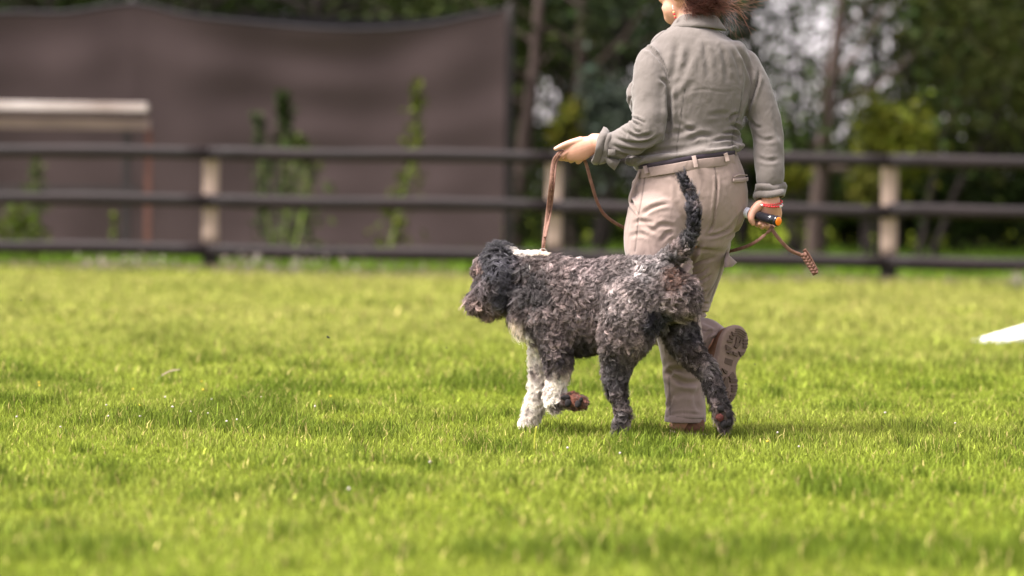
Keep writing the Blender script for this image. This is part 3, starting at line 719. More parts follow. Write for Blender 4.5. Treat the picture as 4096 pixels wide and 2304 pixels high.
dog_parts.append(add_limb('far_fore', [(560, 760, 95), (560, 860, 88), (556, 950, 80), (548, 1040, 76), (532, 1130, 76), (508, 1210, 72), (492, 1270, 70)], .075, rnd))
dog_parts.append(add_limb('far_fore_paw', [(510, 1285, 60), (480, 1300, 64), (452, 1305, 46)], .075, .03, 28))
dog_parts.append(add_limb('tail', [(1270, 330, 80), (1320, 295, 76), (1385, 245, 70), (1445, 180, 58), (1480, 110, 51), (1490, 30, 50), (1482, -45, 48), (1462, -120, 43), (1438, -190, 35), (1418, -235, 24)], .0, rnd))
# head: skull, cheeks, muzzle, brow tuft, beard, hanging ear
hy = yc(290)
dog_parts.append(ball(W(*c1(305, 330), hy), (px2m(128), .080, px2m(142))))
dog_parts.append(ball(W(*c1(255, 440), hy), (px2m(100), .068, px2m(130))))
dog_parts.append(ball(W(*c1(205, 360), hy + .02), (px2m(60), .055, px2m(95))))
dog_parts.append(limb(c1, [(300, 490, hy, 105, .062), (230, 520, hy + .02, 92, .056), (190, 538, hy + .030, 76, .050), (168, 545, hy + .036, 60, .044)], 20)); LIMBS['muzzle'] = np.array([W(*c1(x, y), hy + .02) for x, y in ((220, 440), (190, 520), (150, 620))])
dog_parts.append(limb(c1, [(300, 560, hy, 58, .045), (240, 588, hy + .015, 42, .036), (195, 590, hy + .025, 30, .03)], 16)); LIMBS['beard'] = np.array([W(*c1(x, y), hy) for x, y in ((290, 480), (275, 560), (265, 640))])
dog_parts.append(ball(W(*c1(168, 335), hy + .03), (px2m(28), .045, px2m(42))))
LIMBS['skull'] = np.array([W(*c1(x, y), hy) for x, y in ((170, 330), (250, 230), (330, 190), (420, 260))])
for s in (-1, 1):
    dog_parts.append(limb(c1, [(300, 255, hy + s * .062, 52, .020), (315, 350, hy + s * .088, 72, .020), (318, 450, hy + s * .090, 74, .018), (315, 530, hy + s * .085, 50, .014)], 18))
    LIMBS['ear%d' % s] = np.array([W(*c1(300 + 4 * t, 250 + 60 * t), hy + s * .09) for t in range(6)])
DV, DF, DN = solid(dog_parts, .0065, 8)
# coat colours: x, y (crop px), offset from the middle plane (None: any depth), radius px, colour
GREY = (.205, .158, .150); DARK = (.036, .033, .040); WHITE = (.86, .79, .72); RED = (.15, .075, .052); CREAM = (.72, .62, .52); BLUE = (.066, .062, .074); LIGHT = (.24, .198, .19); ROSY = (.24, .165, .15)
BLOBS = [(800, 420, None, 330, GREY), (1050, 400, None, 300, LIGHT), (1150, 560, -.1, 200, LIGHT), (850, 330, None, 150, (.28, .225, .22)), (1230, 300, None, 140, (.29, .255, .25)),
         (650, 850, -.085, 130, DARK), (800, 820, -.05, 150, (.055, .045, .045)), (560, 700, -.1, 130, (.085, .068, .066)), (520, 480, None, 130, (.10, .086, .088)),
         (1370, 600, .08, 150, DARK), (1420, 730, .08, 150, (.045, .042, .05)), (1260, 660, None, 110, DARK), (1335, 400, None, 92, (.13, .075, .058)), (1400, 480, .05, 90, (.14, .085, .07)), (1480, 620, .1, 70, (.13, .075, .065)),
         (1010, 880, -.1, 140, (.095, .08, .075)), (1010, 1010, -.1, 120, (.075, .065, .068)), (1040, 1130, -.1, 90, (.14, .115, .108)), (1045, 1240, -.1, 70, (.10, .085, .085)), (1040, 1340, -.1, 60, DARK),
         (1480, 890, .08, 110, (.11, .085, .072)), (1570, 960, .08, 95, (.17, .145, .14)), (1610, 1060, .08, 90, (.085, .07, .072)), (1650, 1170, .08, 70, (.075, .062, .06)), (1640, 1230, .06, 55, (.15, .11, .09)), (1690, 1300, .05, 55, (.30, .22, .18)),
         (405, 670, None, 48, CREAM), (440, 770, None, 62, WHITE), (480, 840, None, 50, WHITE), (520, 870, .06, 90, WHITE), (560, 930, .075, 95, WHITE), (545, 1040, .075, 100, WHITE), (520, 1150, .075, 100, WHITE), (480, 1270, .075, 110, WHITE), (560, 850, .075, 70, WHITE),
         (665, 960, -.085, 75, CREAM), (640, 1050, -.085, 90, WHITE), (620, 1130, -.085, 80, WHITE), (690, 1150, -.085, 45, ROSY), (760, 1150, -.1, 80, (.28, .115, .08)), (800, 1205, -.07, 48, CREAM), (700, 1205, -.08, 40, CREAM),
         (300, 300, None, 170, BLUE), (310, 430, -.09, 130, BLUE), (380, 420, -.05, 100, DARK), (350, 520, -.08, 90, DARK), (290, 200, None, 80, (.075, .07, .078)), (430, 220, .0, 70, WHITE), (500, 235, .0, 100, WHITE), (545, 270, -.02, 50, CREAM), (440, 330, -.09, 70, (.07, .06, .062)),
         (140, 345, None, 60, (.17, .12, .11)), (215, 450, None, 75, (.15, .12, .125)), (130, 540, None, 75, (.17, .122, .115)), (200, 590, None, 65, (.12, .085, .075)), (285, 620, None, 65, (.20, .13, .095)), (320, 630, None, 30, CREAM),
         (1350, 270, None, 60, (.17, .155, .155)), (1440, 190, None, 80, (.06, .056, .062)), (1485, 60, None, 130, DARK), (1470, -60, None, 70, (.075, .07, .085)), (1440, -180, None, 90, DARK)]
def coat(P):
    col = np.repeat(np.array([GREY]), len(P), 0); jit = (noise3(P, 45) - .5) * .03 + (noise3(P + 3, 18) - .5) * .03
    u, v = proj(P); x = (u - 1800) / .6557; y = (v - 850) / .6557
    for bx, by, off, r, c in BLOBS:
        if off is None: d = np.hypot(x - bx, y - by) * 5.78e-4
        else: d = np.linalg.norm(P - W(*c1(bx, by), yc(bx) + off), axis=1)
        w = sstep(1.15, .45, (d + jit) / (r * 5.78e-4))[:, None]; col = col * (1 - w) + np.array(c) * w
    return col
dog = link('dog', mesh_np('dog', DV, DF, M['dog_skin'], True, np.where(coat(DV)[:, :1] > .4, coat(DV) * .85, coat(DV) * .5)),
           label='curly grey-and-white dog walking on a leash with its tail raised', cat='dog')
PADS = [(cp, 985, 950, -.125, 42, 50, 'pad'), (cp, 1132, 962, -.125, 40, 46, 'pad'), (cp, 1172, 905, -.118, 26, 30, 'pad'), (cp, 950, 868, -.120, 60, 34, 'pad'),
        (c4, 855, 1085, .045, 30, 28, 'pad'), (c4, 926, 1128, .05, 22, 30, 'pad'), (c4, 845, 1160, .04, 32, 30, 'pad_red'), (c4, 880, 1220, .045, 28, 32, 'pad'), (c4, 932, 1200, .05, 22, 34, 'pad')]
PADC = []
for cf, x, y, off, rx, ry, mt in PADS:
    u, v = cf(x, y); cx = (u - 1800) / .6557; q = W(u, v, 13.5)
    # rest the pad on the paw's skin: nearest skin point facing the camera
    uu, vv = proj(DV); d = np.hypot(uu - u, vv - v); near = np.where(d < max(14, d.min() + 2))[0]; k = near[np.argmin(DV[near, 1])]
    c = W(u, v, DV[k, 1] - .0035); m_ = SC[cf] * pxm(13.5); PADC.append((c, max(rx, ry) * m_))
    pv, pf = ball(c, (rx * m_ * 1.2, .006, ry * m_ * 1.2), None, 16, 10); pv = pv + (noise3(pv, 160)[:, None] - .5) * .004
    link('paw_pad', mesh_np('paw_pad', pv, pf, M[mt]), dog)

def fur(V, F, N, nlock, nstrand, seed=5):
    rng = np.random.default_rng(seed)
    a, b, c, d = (V[F[:, i]] for i in range(4)); ar = .5 * np.linalg.norm(np.cross(c - a, d - b), axis=1)
    fi = rng.choice(len(F), nlock, p=ar / ar.sum()); s, t = rng.random((2, nlock, 1))
    q = F[fi]; mix = lambda X: (X[q[:, 0]] * (1 - s) + X[q[:, 1]] * s) * (1 - t) + (X[q[:, 3]] * (1 - s) + X[q[:, 2]] * s) * t
    P = mix(V); n = norm(mix(N))
    # direction the coat lies: along the nearest limb towards its end, and down
    SP, ST, SK = [], [], []
    for k, L in LIMBS.items():
        L = crom(L, 24); SP.append(L); ST.append(norm(np.gradient(L, axis=0))); SK += [k] * 24
    SP = np.vstack(SP); ST = np.vstack(ST); SK = np.array(SK)
    near = np.concatenate([((P[i:i + 2000, None] - SP[None]) ** 2).sum(2).argmin(1) for i in range(0, len(P), 2000)])
    flow = ST[near].copy(); key = SK[near]
    neck = key == 'neck'; flow[neck] *= -1
    wdn = np.where(key == 'trunk', .45, np.where(np.isin(key, ['skull', 'muzzle']), 1.0, np.where(np.char.startswith(key, 'ear'), 1.2, .25)))[:, None]
    flow = norm(flow + np.array([0, 0, -1.0]) * wdn + (np.stack([noise3(P + 7, 17), noise3(P + 13, 17), noise3(P + 29, 17)], 1) - .5) * 2.4)
    flow = norm(flow - (flow * n).sum(1, keepdims=True) * n * .95)
    L = np.full(nlock, .042)
    L[np.isin(key, ['skull', 'neck'])] = .036; L[np.char.startswith(key, 'ear')] = .055; L[np.isin(key, ['muzzle', 'beard'])] = .046
    L[np.char.endswith(key, 'hind') | np.char.endswith(key, 'fore')] = .034; L[key == 'tail'] = .036
    L[np.char.endswith(key, 'paw')] = .022
    L *= rng.uniform(.7, 1.3, nlock)
    keep = np.ones(nlock, bool)
    for c_, r_ in PADC:
        dd = np.linalg.norm(P - c_, axis=1); L *= .25 + .75 * sstep(r_ * .8, r_ * 2.0, dd); keep &= dd > r_ * 1.0
    P, n, flow, L = P[keep], n[keep], flow[keep], L[keep]; m = len(P)
    col = coat(P); col = np.where(col[:, :1] > .4, col, col * .74); tone = np.exp(rng.normal(-.10, .48, m) + (noise3(P, 34) - .5) * 1.5 + (noise3(P + 4, 15) - .5) * .6); wh = sstep(.3, .5, col[:, 0]); tone = tone * (1 - wh) + (1 + rng.normal(0, .06, m)) * wh
    col = col * tone[:, None]; pale = (rng.random(m) < .13) & (wh < .5); col[pale] = col[pale] * 1.4 + .05
    K = 9; tt = np.linspace(0, 1, K)
    side = np.cross(n, flow); ph = rng.uniform(0, 6.28, m); turns = rng.uniform(.7, 1.7, m) * 6.28 * np.where(rng.random(m) < .5, 1, -1); amp = L * rng.uniform(.13, .24, m)
    G_ = np.empty((m, K, 3))
    for k, x in enumerate(tt):
        lift = (.62 * x - .36 * x * x) * L; along = (.12 * x + .70 * x * x * (1.1 - .4 * x)) * L
        an = ph + turns * x; w = amp * min(1, x * 2.2)
        G_[:, k] = P - n * .003 + n * (lift + w * np.cos(an) * .6)[:, None] + flow * (along + w * np.cos(an) * .5)[:, None] + side * (w * np.sin(an))[:, None]
    # strands gather towards the lock's tip
    off = rng.normal(0, .0034, (m, nstrand, 2))
    S = np.empty((m, nstrand, K, 3))
    for k, x in enumerate(tt):
        cl = 1 - .66 * x
        S[:, :, k] = G_[:, None, k] + (side[:, None] * off[..., :1] + flow[:, None] * off[..., 1:]) * cl
    S += rng.normal(0, .0013, S.shape) * tt[None, None, :, None]
    ln = rng.uniform(.6, 1.12, (m, nstrand, 1, 1)); stray = rng.random((m, nstrand, 1, 1)) < .035; ln = np.where(stray, ln * 1.35, ln); root = S[:, :, :1]; S = root + (S - root) * ln
    S = S.reshape(-1, K, 3)
    R = np.repeat((.00075 * (1 - .72 * tt))[None], len(S), 0)
    c_ = np.repeat(col[:, None], nstrand, 1) * rng.uniform(.8, 1.2, (m, nstrand, 1))
    return hair_curves('fur', S, R, np.clip(c_.reshape(-1, 3), 0, .9), M['fur'])
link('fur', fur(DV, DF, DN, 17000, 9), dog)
# nose and near eye
nv, nf = ball(W(*c1(122, 512), hy + .045), (.016, .018, .013)); link('nose', mesh_np('nose', nv, nf, M['pad']), dog)
for s in (-1, 1):
    ev, ef = ball(W(*c1(185, 415), hy + .03 + s * .034), .010); link('eye', mesh_np('eye', ev, ef, M['iris']), dog)

# ------------------------------------------------------------------ the handler
PY = 13.82
# -- shirt: torso (x0, x1 of the outline in crop c2), sleeves
TORSO = [(1405, 228, 188, .078), (1402, 256, 230, .092), (1398, 300, 300, .106), (1396, 345, 362, .116), (1399, 400, 415, .124), (1402, 450, 440, .130), (1400, 560, 468, .138), (1385, 700, 482, .145), (1365, 820, 485, .148),
         (1350, 940, 462, .145), (1340, 1040, 448, .143), (1326, 1130, 452, .148), (1330, 1200, 462, .153), (1342, 1270, 464, .156), (1354, 1332, 446, .154)]
torso = [(x, y, PY + .02, hw, hd) for x, y, hw, hd in TORSO]
LARM = [(1110, 440, PY - .005, 95, .056), (1062, 500, PY - .03, 132, .062), (1045, 590, PY - .055, 148, .064), (1042, 700, PY - .07, 152, .066), (1040, 850, PY - .085, 152, .066), (1030, 980, PY - .10, 150, .065), (1010, 1070, PY - .11, 142, .062)]
LFORE = [(1035, 1080, PY - .11, 140, .060), (940, 1120, PY - .105, 136, .058), (840, 1165, PY - .095, 126, .054), (760, 1200, PY - .085, 118, .050), (700, 1215, PY - .08, 112, .048)]
RARM = [(1830, 520, PY + .05, 110, .056), (1880, 640, PY + .045, 125, .062), (1930, 800, PY + .035, 130, .064), (1975, 950, PY + .03, 132, .064), (2005, 1100, PY + .02, 130, .062), (2018, 1250, PY + .0, 126, .058), (2025, 1380, PY - .02, 122, .054), (2028, 1480, PY - .03, 118, .052)]
BUST = ball(W(*c2(985, 800), PY + .10), (.062, .075, .085))
shirt_parts = [limb(c2, torso, 40, 60, (False, False)), limb(c2, LARM, 26), limb(c2, LFORE, 26), limb(c2, RARM, 26), BUST, ball(W(*c2(1290, 800), PY + .135), (.08, .06, .085))]
# cloth hanging over the belt
shirt_parts.append(limb(c2, [(930, 1330, PY - .01, 50, .06), (1080, 1312, PY - .095, 46, .034), (1250, 1290, PY - .128, 46, .026), (1450, 1262, PY - .128, 44, .026), (1620, 1235, PY - .095, 44, .03), (1745, 1215, PY - .02, 42, .045)], 16))
SV, SF, SN = solid(shirt_parts, .0052, 11)
SFOLD = [  # polyline, half width, depth (mm): the folds the photograph shows
    ([(1190, 700), (1235, 580), (1255, 450), (1240, 330)], 30, 5), ([(1205, 800), (1270, 660), (1340, 500), (1370, 380)], 34, 3.5), ([(1200, 860), (1290, 780), (1400, 680)], 28, 2),
    ([(1190, 700), (1150, 560), (1060, 420), (1000, 385)], 10, 5), ([(1195, 1040), (1192, 850), (1195, 700)], 20, 9), ([(1165, 1180), (1190, 1050), (1195, 900)], 22, 7),
    ([(1840, 960), (1880, 820), (1915, 700), (1935, 600)], 14, 8), ([(1800, 1010), (1850, 830), (1880, 700), (1830, 520), (1740, 360)], 16, 6), ([(1790, 900), (1830, 700), (1800, 520)], 16, 4),
    ([(1480, 330), (1500, 480), (1520, 640)], 22, 2.5), ([(1620, 380), (1660, 520), (1670, 680)], 20, 3), ([(1720, 420), (1770, 560), (1790, 700)], 16, 3),
    ([(1320, 770), (1480, 740), (1640, 760), (1800, 740)], 10, .8), ([(1500, 960), (1640, 940), (1740, 960)], 18, 1.6),
    ([(1690, 1000), (1720, 960), (1770, 940)], 14, 8), ([(1700, 1040), (1760, 1050), (1790, 1100)], 14, 8), ([(1640, 1110), (1720, 1100), (1780, 1140)], 14, 6), ([(1560, 1170), (1680, 1150), (1775, 1185)], 14, 6), ([(1690, 1200), (1740, 1195), (1778, 1225)], 9, 6), ([(1480, 1230), (1620, 1210), (1760, 1200)], 14, 4), ([(1350, 1160), (1450, 1120), (1560, 1130)], 20, 4),
    ([(900, 1300), (1020, 1270), (1180, 1250), (1380, 1240)], 22, 5), ([(890, 1370), (930, 1330), (1000, 1290)], 14, 6), ([(1190, 1110), (1300, 1090), (1420, 1060)], 22, 4), ([(1250, 1010), (1340, 1060), (1420, 1090)], 18, 3),
    ([(870, 985), (900, 1010), (940, 1030)], 9, 7), ([(860, 970), (930, 985), (990, 1020)], 9, 6), ([(850, 1020), (900, 1080), (960, 1100)], 12, 6), ([(830, 1090), (940, 1130), (1060, 1110)], 14, 5), ([(740, 1140), (860, 1180), (1000, 1180), (1120, 1120)], 13, 6), ([(720, 1200), (860, 1240), (1020, 1230), (1120, 1180)], 12, 6), ([(780, 1060), (830, 1100), (840, 1150)], 10, 4), ([(750, 1260), (900, 1290), (1050, 1240)], 12, 4),
    ([(980, 400), (1040, 420), (1090, 470)], 12, 5), ([(1110, 640), (1165, 690), (1185, 760)], 14, 4), ([(880, 800), (870, 740), (890, 690)], 10, 6), ([(860, 880), (865, 830), (880, 790)], 8, 5),
    ([(1900, 1120), (1980, 1160), (2080, 1150)], 16, 3), ([(1920, 1300), (2000, 1330), (2100, 1320)], 16, 3), ([(2060, 900), (2090, 1050), (2120, 1200)], 18, 2), ([(1850, 980), (1900, 1040), (1960, 1060)], 14, 4)]
SV, SN = folds(SV, SN, SF, c2, SFOLD)
SV += SN * ((noise3(SV, 22) - .5) * .0045 + (noise3(SV + 5, 55) - .5) * .0022)[:, None]; SN = vnormals(SV, SF)
SEAM = [([(1020, 372), (1090, 430), (1140, 500), (1170, 570), (1190, 640), (1195, 690)], 5), ([(1325, 740), (1305, 860), (1290, 1000), (1265, 1150), (1252, 1320)], 4), ([(1800, 760), (1780, 900), (1740, 1040), (1715, 1150), (1725, 1240)], 4),
        ([(1170, 240), (1100, 300), (1020, 370)], 4), ([(1930, 560), (1930, 640), (1900, 760), (1870, 850)], 4), ([(905, 520), (930, 430), (1020, 372)], 4)]
sm = seams(SV, SN, c2, SEAM); SV -= SN * (sm * .0022)[:, None]
scol = np.ones((len(SV), 3)) * (1 - .55 * sm)[:, None] * (1 + .10 * (noise3(SV, 9) - .5))[:, None]

# -- trousers
PELV = [(772, 195, PY, 446, .148), (790, 300, PY, 474, .155), (800, 420, PY, 505, .162), (790, 540, PY, 515, .164), (775, 660, PY, 495, .158), (755, 760, PY, 460, .14)]
LLEG = [(1265, 40, PY - .06, 195, .130), (1268, 200, PY - .07, 206, .128), (1290, 360, PY - .075, 190, .118), (1335, 520, PY - .08, 168, .105), (1385, 690, PY - .085, 146, .094), (1418, 850, PY - .09, 134, .086), (1432, 1000, PY - .095, 126, .082), (1436, 1150, PY - .10, 122, .080), (1434, 1225, PY - .10, 126, .080), (1432, 1255, PY - .10, 124, .078)]
RTHI = [(1560, 40, PY + .04, 168, .12), (1558, 200, PY + .06, 150, .115), (1530, 330, PY + .09, 138, .108), (1500, 440, PY + .13, 128, .10), (1452, 560, PY + .18, 126, .094), (1370, 660, PY + .22, 120, .09), (1310, 700, PY + .24, 108, .085)]
RSHN = [(1285, 715, PY + .24, 100, .085), (1370, 728, PY + .20, 100, .085), (1460, 735, PY + .15, 104, .085), (1540, 752, PY + .11, 108, .082), (1585, 775, PY + .09, 112, .078), (1600, 785, PY + .082, 113, .076), (1622, 802, PY + .074, 112, .074)]
BUTT = [ball(W(*c3(640, 600), PY - .055), (.125, .10, .13)), ball(W(*c3(1130, 560), PY - .0), (.078, .09, .13))]
tr_parts = [limb(c3, PELV, 40, 30, (False, True)), limb(c1, LLEG, 30, None, (True, False)), limb(c1, RTHI, 28), limb(c1, RSHN, 28, None, (True, False))] + BUTT
TV, TF, TN = solid(tr_parts, .0052, 5)
TFOLD3 = [([(1045, 330), (1040, 480), (1020, 640), (1000, 780), (945, 880)], 11, 4.5), ([(950, 880), (1060, 860), (1160, 800), (1240, 690)], 13, 6), ([(900, 940), (800, 1090), (700, 1250)], 18, 10), ([(1180, 830), (1240, 740), (1290, 620)], 14, 5), ([(1120, 900), (1190, 850), (1240, 790)], 12, 5),
          ([(370, 690), (440, 640), (540, 600), (640, 590)], 18, 4), ([(340, 700), (420, 800), (520, 850)], 22, 3), ([(290, 770), (380, 745), (500, 770)], 16, 2.5), ([(250, 890), (340, 860), (460, 880)], 18, 2), ([(480, 820), (560, 780), (680, 800)], 20, 3), ([(540, 930), (600, 860), (660, 840)], 18, 3),
          ([(330, 690), (300, 600), (270, 520), (290, 400), (345, 310)], 10, 10), ([(780, 1010), (900, 1000), (1080, 1010)], 16, 4), ([(760, 1150), (880, 1110), (1040, 1070)], 14, 4), ([(800, 1230), (900, 1210), (980, 1150)], 12, 4), ([(860, 1300), (940, 1260), (1000, 1220)], 12, 4), ([(640, 300), (680, 420), (690, 560)], 22, 2)]
TFOLD1 = [([(1470, 520), (1520, 500), (1575, 470)], 9, 5), ([(1490, 580), (1540, 560), (1585, 555)], 9, 6), ([(1500, 622), (1540, 612), (1580, 615)], 8, 7), ([(1530, 660), (1600, 690), (1640, 740)], 12, 4), ([(1540, 780), (1580, 740), (1640, 720)], 10, 5), ([(1530, 850), (1560, 800), (1580, 760)], 12, 6),
          ([(1300, 920), (1350, 1000), (1440, 1040), (1540, 1030)], 16, 6), ([(1310, 1000), (1360, 960), (1420, 960)], 14, 5), ([(1310, 1200), (1340, 1160), (1350, 1110)], 9, 5), ([(1330, 1240), (1420, 1225), (1540, 1235)], 8, 3), ([(1350, 1130), (1430, 1100), (1520, 1120)], 18, 3), ([(1520, 1050), (1500, 1150), (1530, 1220)], 14, 3)]
TV, TN = folds(TV, TN, TF, c3, TFOLD3); TV, TN = folds(TV, TN, TF, c1, TFOLD1)
TV += TN * ((noise3(TV + 9, 18) - .5) * .006 + (noise3(TV + 5, 55) - .5) * .0018)[:, None]; TN = vnormals(TV, TF)
s3 = seams(TV, TN, c3, [([(405, 300), (380, 480), (345, 690)], 6), ([(340, 720), (330, 850), (310, 1020)], 6), ([(1005, 215), (1035, 330), (1040, 470)], 5), ([(345, 300), (600, 250), (850, 215), (1060, 195), (1230, 150)], 5), ([(680, 250), (690, 330), (700, 430)], 4), ([(1130, 1010), (1090, 1150), (1030, 1300), (960, 1410)], 6), ([(340, 340), (260, 480), (235, 580), (330, 700)], 7)])
s1 = seams(TV, TN, c1, [([(1335, 1000), (1340, 1120), (1345, 1280)], 4), ([(1310, 1262), (1430, 1270), (1552, 1262)], 4), ([(1510, 705), (1560, 720), (1600, 718)], 4), ([(1660, 300), (1630, 420), (1590, 540)], 4)])
sm = np.maximum(s3, s1); TV -= TN * (sm * .0024)[:, None]
tcol = np.ones((len(TV), 3)) * (1 - .5 * sm)[:, None] * (1 + .12 * (noise3(TV, 7) - .5))[:, None]
st = np.exp(-(np.linalg.norm(TV - W(*c1(1330, 1195), PY - .17), axis=1) / .02) ** 2)[:, None]; tcol = tcol * (1 - .55 * st)     # mud mark by the left hem

# -- body: one continuous skin under the clothes, with head and hands
F_ = norm([-.84, .54, 0]); N_ = norm([-.54, -.84, 0])             # where the face points; the side turned to the camera
R_ = np.stack([N_, F_, [0, 0, 1]], 1)
HC = W(2746, -52, PY + .05)
body_parts = [limb(c2, [(x, y, Y, hw * .86, hd * .86) for x, y, Y, hw, hd in torso], 24), limb(c2, [(x, y, Y, hw * .72, hd * .72) for x, y, Y, hw, hd in LARM], 18), limb(c2, [(x, y, Y, hw * .72, hd * .72) for x, y, Y, hw, hd in LFORE] + [(620, 1190, PY - .075, 84, .034), (570, 1178, PY - .072, 78, .030)], 18),
              limb(c2, [(x, y, Y, hw * .68, hd * .68) for x, y, Y, hw, hd in RARM], 18), limb(c3, [(x, y, Y, hw * .88, hd * .88) for x, y, Y, hw, hd in PELV], 24), limb(c1, [(x, y, Y, hw * .72, hd * .72) for x, y, Y, hw, hd in LLEG], 18), limb(c1, [(x, y, Y, hw * .76, hd * .76) for x, y, Y, hw, hd in RTHI], 18), limb(c1, [(x, y, Y, hw * .72, hd * .72) for x, y, Y, hw, hd in RSHN], 18)]
neckb = W(*c2(1425, 330), PY + .035)
body_parts.append(tube(crom([neckb - [0, 0, .04], neckb + [-.012, .0, .06], HC + [.015, .0, -.03]], 10), np.full(10, .060), np.full(10, .059), 20))
body_parts += [ball(HC, (.077, .094, .112), R_), ball(HC + F_ * .030 + [0, 0, -.075], (.061, .062, .058), R_), ball(HC + F_ * .052 + [0, 0, -.105], (.038, .036, .032), R_),
               ball(HC + F_ * .098 + [0, 0, -.035], (.016, .020, .024), R_), ball(HC + F_ * .086 + [0, 0, -.075], (.024, .013, .012), R_), ball(HC + F_ * .07 + [0, 0, -.02], (.058, .022, .05), R_)]
BV, BF, BN = solid(body_parts, .006, 5)
def ears():
    out = []
    for s in (-1, 1):
        c = HC + N_ * (-s) * .0 + N_ * .079 * (1 if s < 0 else -1) + F_ * .0 + np.array([0, 0, -.012])
        out += [ball(c, (.010, .019, .033), R_, 14, 10), ball(c + [0, 0, -.030], (.008, .010, .011), R_, 12, 8)]
    return out
def fing(cf, pts): return limb(cf, pts, 14, None)
# left hand: seen from the back, thumb on top, fingers curled round the leash
HY = PY - .070
lh = [limb(c7, [(1040, 215, HY - .004, 104, .030), (960, 222, HY, 102, .030), (880, 245, HY, 118, .028), (800, 275, HY, 138, .027), (720, 300, HY + .002, 132, .025), (660, 320, HY + .006, 112, .023)], 24),
      fing(c7, [(790, 190, HY - .002, 58, .020), (700, 205, HY - .006, 46, .016), (620, 228, HY - .010, 39, .0125), (550, 256, HY - .012, 33, .011), (500, 276, HY - .012, 24, .008)]),
      fing(c7, [(680, 290, HY - .004, 40, .013), (620, 325, HY - .006, 33, .0115), (570, 362, HY - .002, 30, .0105), (548, 388, HY + .014, 27, .0095), (580, 395, HY + .030, 25, .009)]),
      fing(c7, [(690, 330, HY + .010, 38, .0125), (640, 365, HY + .012, 32, .0115), (610, 392, HY + .024, 29, .010), (640, 400, HY + .042, 26, .009)]),
      fing(c7, [(730, 370, HY + .014, 38, .0125), (690, 402, HY + .018, 31, .011), (680, 415, HY + .034, 28, .010), (715, 405, HY + .048, 25, .009)]),
      fing(c7, [(790, 385, HY + .010, 42, .014), (770, 418, HY + .014, 34, .011), (760, 425, HY + .030, 28, .010), (790, 405, HY + .042, 24, .009)])]
LHV, LHF, LHN = solid(lh, .0021, 4)
# right hand: closed round the handle
RY = PY - .055
rh = [limb(c8, [(585, 300, RY + .01, 118, .030), (588, 370, RY + .01, 124, .031), (575, 440, RY + .014, 138, .028), (555, 510, RY + .022, 150, .025), (545, 570, RY + .026, 140, .022)], 24),
      fing(c8, [(450, 380, RY + .004, 62, .020), (395, 430, RY - .006, 60, .018), (345, 500, RY - .016, 52, .015), (335, 560, RY - .024, 44, .013), (360, 622, RY - .020, 34, .011)]),
      fing(c8, [(430, 520, RY + .030, 42, .013), (400, 590, RY + .026, 38, .012), (420, 640, RY + .004, 36, .011), (455, 625, RY - .018, 32, .010)]),
      fing(c8, [(490, 545, RY + .032, 42, .013), (470, 620, RY + .026, 38, .012), (480, 668, RY + .004, 36, .011), (500, 652, RY - .018, 31, .010)]),
      fing(c8, [(560, 560, RY + .032, 42, .013), (545, 630, RY + .026, 37, .012), (545, 672, RY + .006, 34, .011), (558, 655, RY - .012, 30, .010)]),
      fing(c8, [(660, 430, RY + .016, 70, .020), (690, 500, RY + .024, 46, .015), (670, 590, RY + .030, 36, .012), (620, 650, RY + .018, 32, .010), (612, 668, RY + .0, 28, .009)])]
RHV, RHF, RHN = solid(rh, .0021, 4)
ev, ef = join(ears())
Vb, Fb = join([(BV, BF), (LHV, LHF), (RHV, RHF), (ev, ef)])
bc = np.ones((len(Vb), 3)); bc *= (1 + .10 * (noise3(Vb, 30) - .5))[:, None]
nail = np.exp(-(np.linalg.norm(Vb - W(*c7(496, 268), HY - .022), axis=1) / .008) ** 2)[:, None]; bc = bc * (1 - nail) + np.array([1.25, 1.5, 1.6]) * nail
person = link('person', mesh_np('person', Vb, Fb, M['skin'], True, bc), label='handler in grey-green shirt and beige trousers walking away with the dog, head turned left', cat='person')
shirt = link('shirt', mesh_np('shirt', SV, SF, M['shirt'], True, scol), person, label='grey-green long-sleeved shirt with rolled cuffs')
trousers = link('trousers', mesh_np('trousers', TV, TF, M['trousers'], True, tcol), person, label='beige cargo trousers')
for s in (-1, 1):
    v_, f_ = ball(HC + F_ * .082 + N_ * .031 * s + np.array([0, 0, -.004]), .012); link('eye', mesh_np('eye', v_, f_, M['iris']), person)
ones = lambda V: np.ones((len(V), 3))
def cloth(name, V, F, parent, mat='shirt', label=None): return link(name, mesh_np(name, V, F, M[mat], True, ones(V)), parent, label)
# collar: a stand and a turned-down leaf that closes round the neck
def collar():
    k = 40; rows = []
    cx = W(*c2(1412, 222), PY + .035)
    prof = [(.0, .088, .000), (.25, .080, .018), (.55, .074, .032), (.8, .072, .040), (.97, .075, .041), (1.0, .080, .036), (1.0, .089, .022), (1.0, .100, .007), (1.0, .110, -.006), (1.0, .106, -.009), (.9, .092, -.002)]
    V = []
    for _, r, z in prof:
        for j in range(k):
            a = 2 * math.pi * j / k; fr = max(0, math.cos(a - 2.55))          # lower in front (left, away)
            V.append(cx + [r * 1.03 * math.cos(a), r * .93 * math.sin(a), z - .030 * fr ** 1.5 - .0035 * math.cos(a * 2)])
    F = []
    m = len(prof)
    for i in range(m - 1):
        for j in range(k): F.append((i * k + j, i * k + (j + 1) % k, (i + 1) * k + (j + 1) % k, (i + 1) * k + j))
    return np.array(V), F
cv, cf_ = collar(); cloth('collar', cv, cf_, shirt)
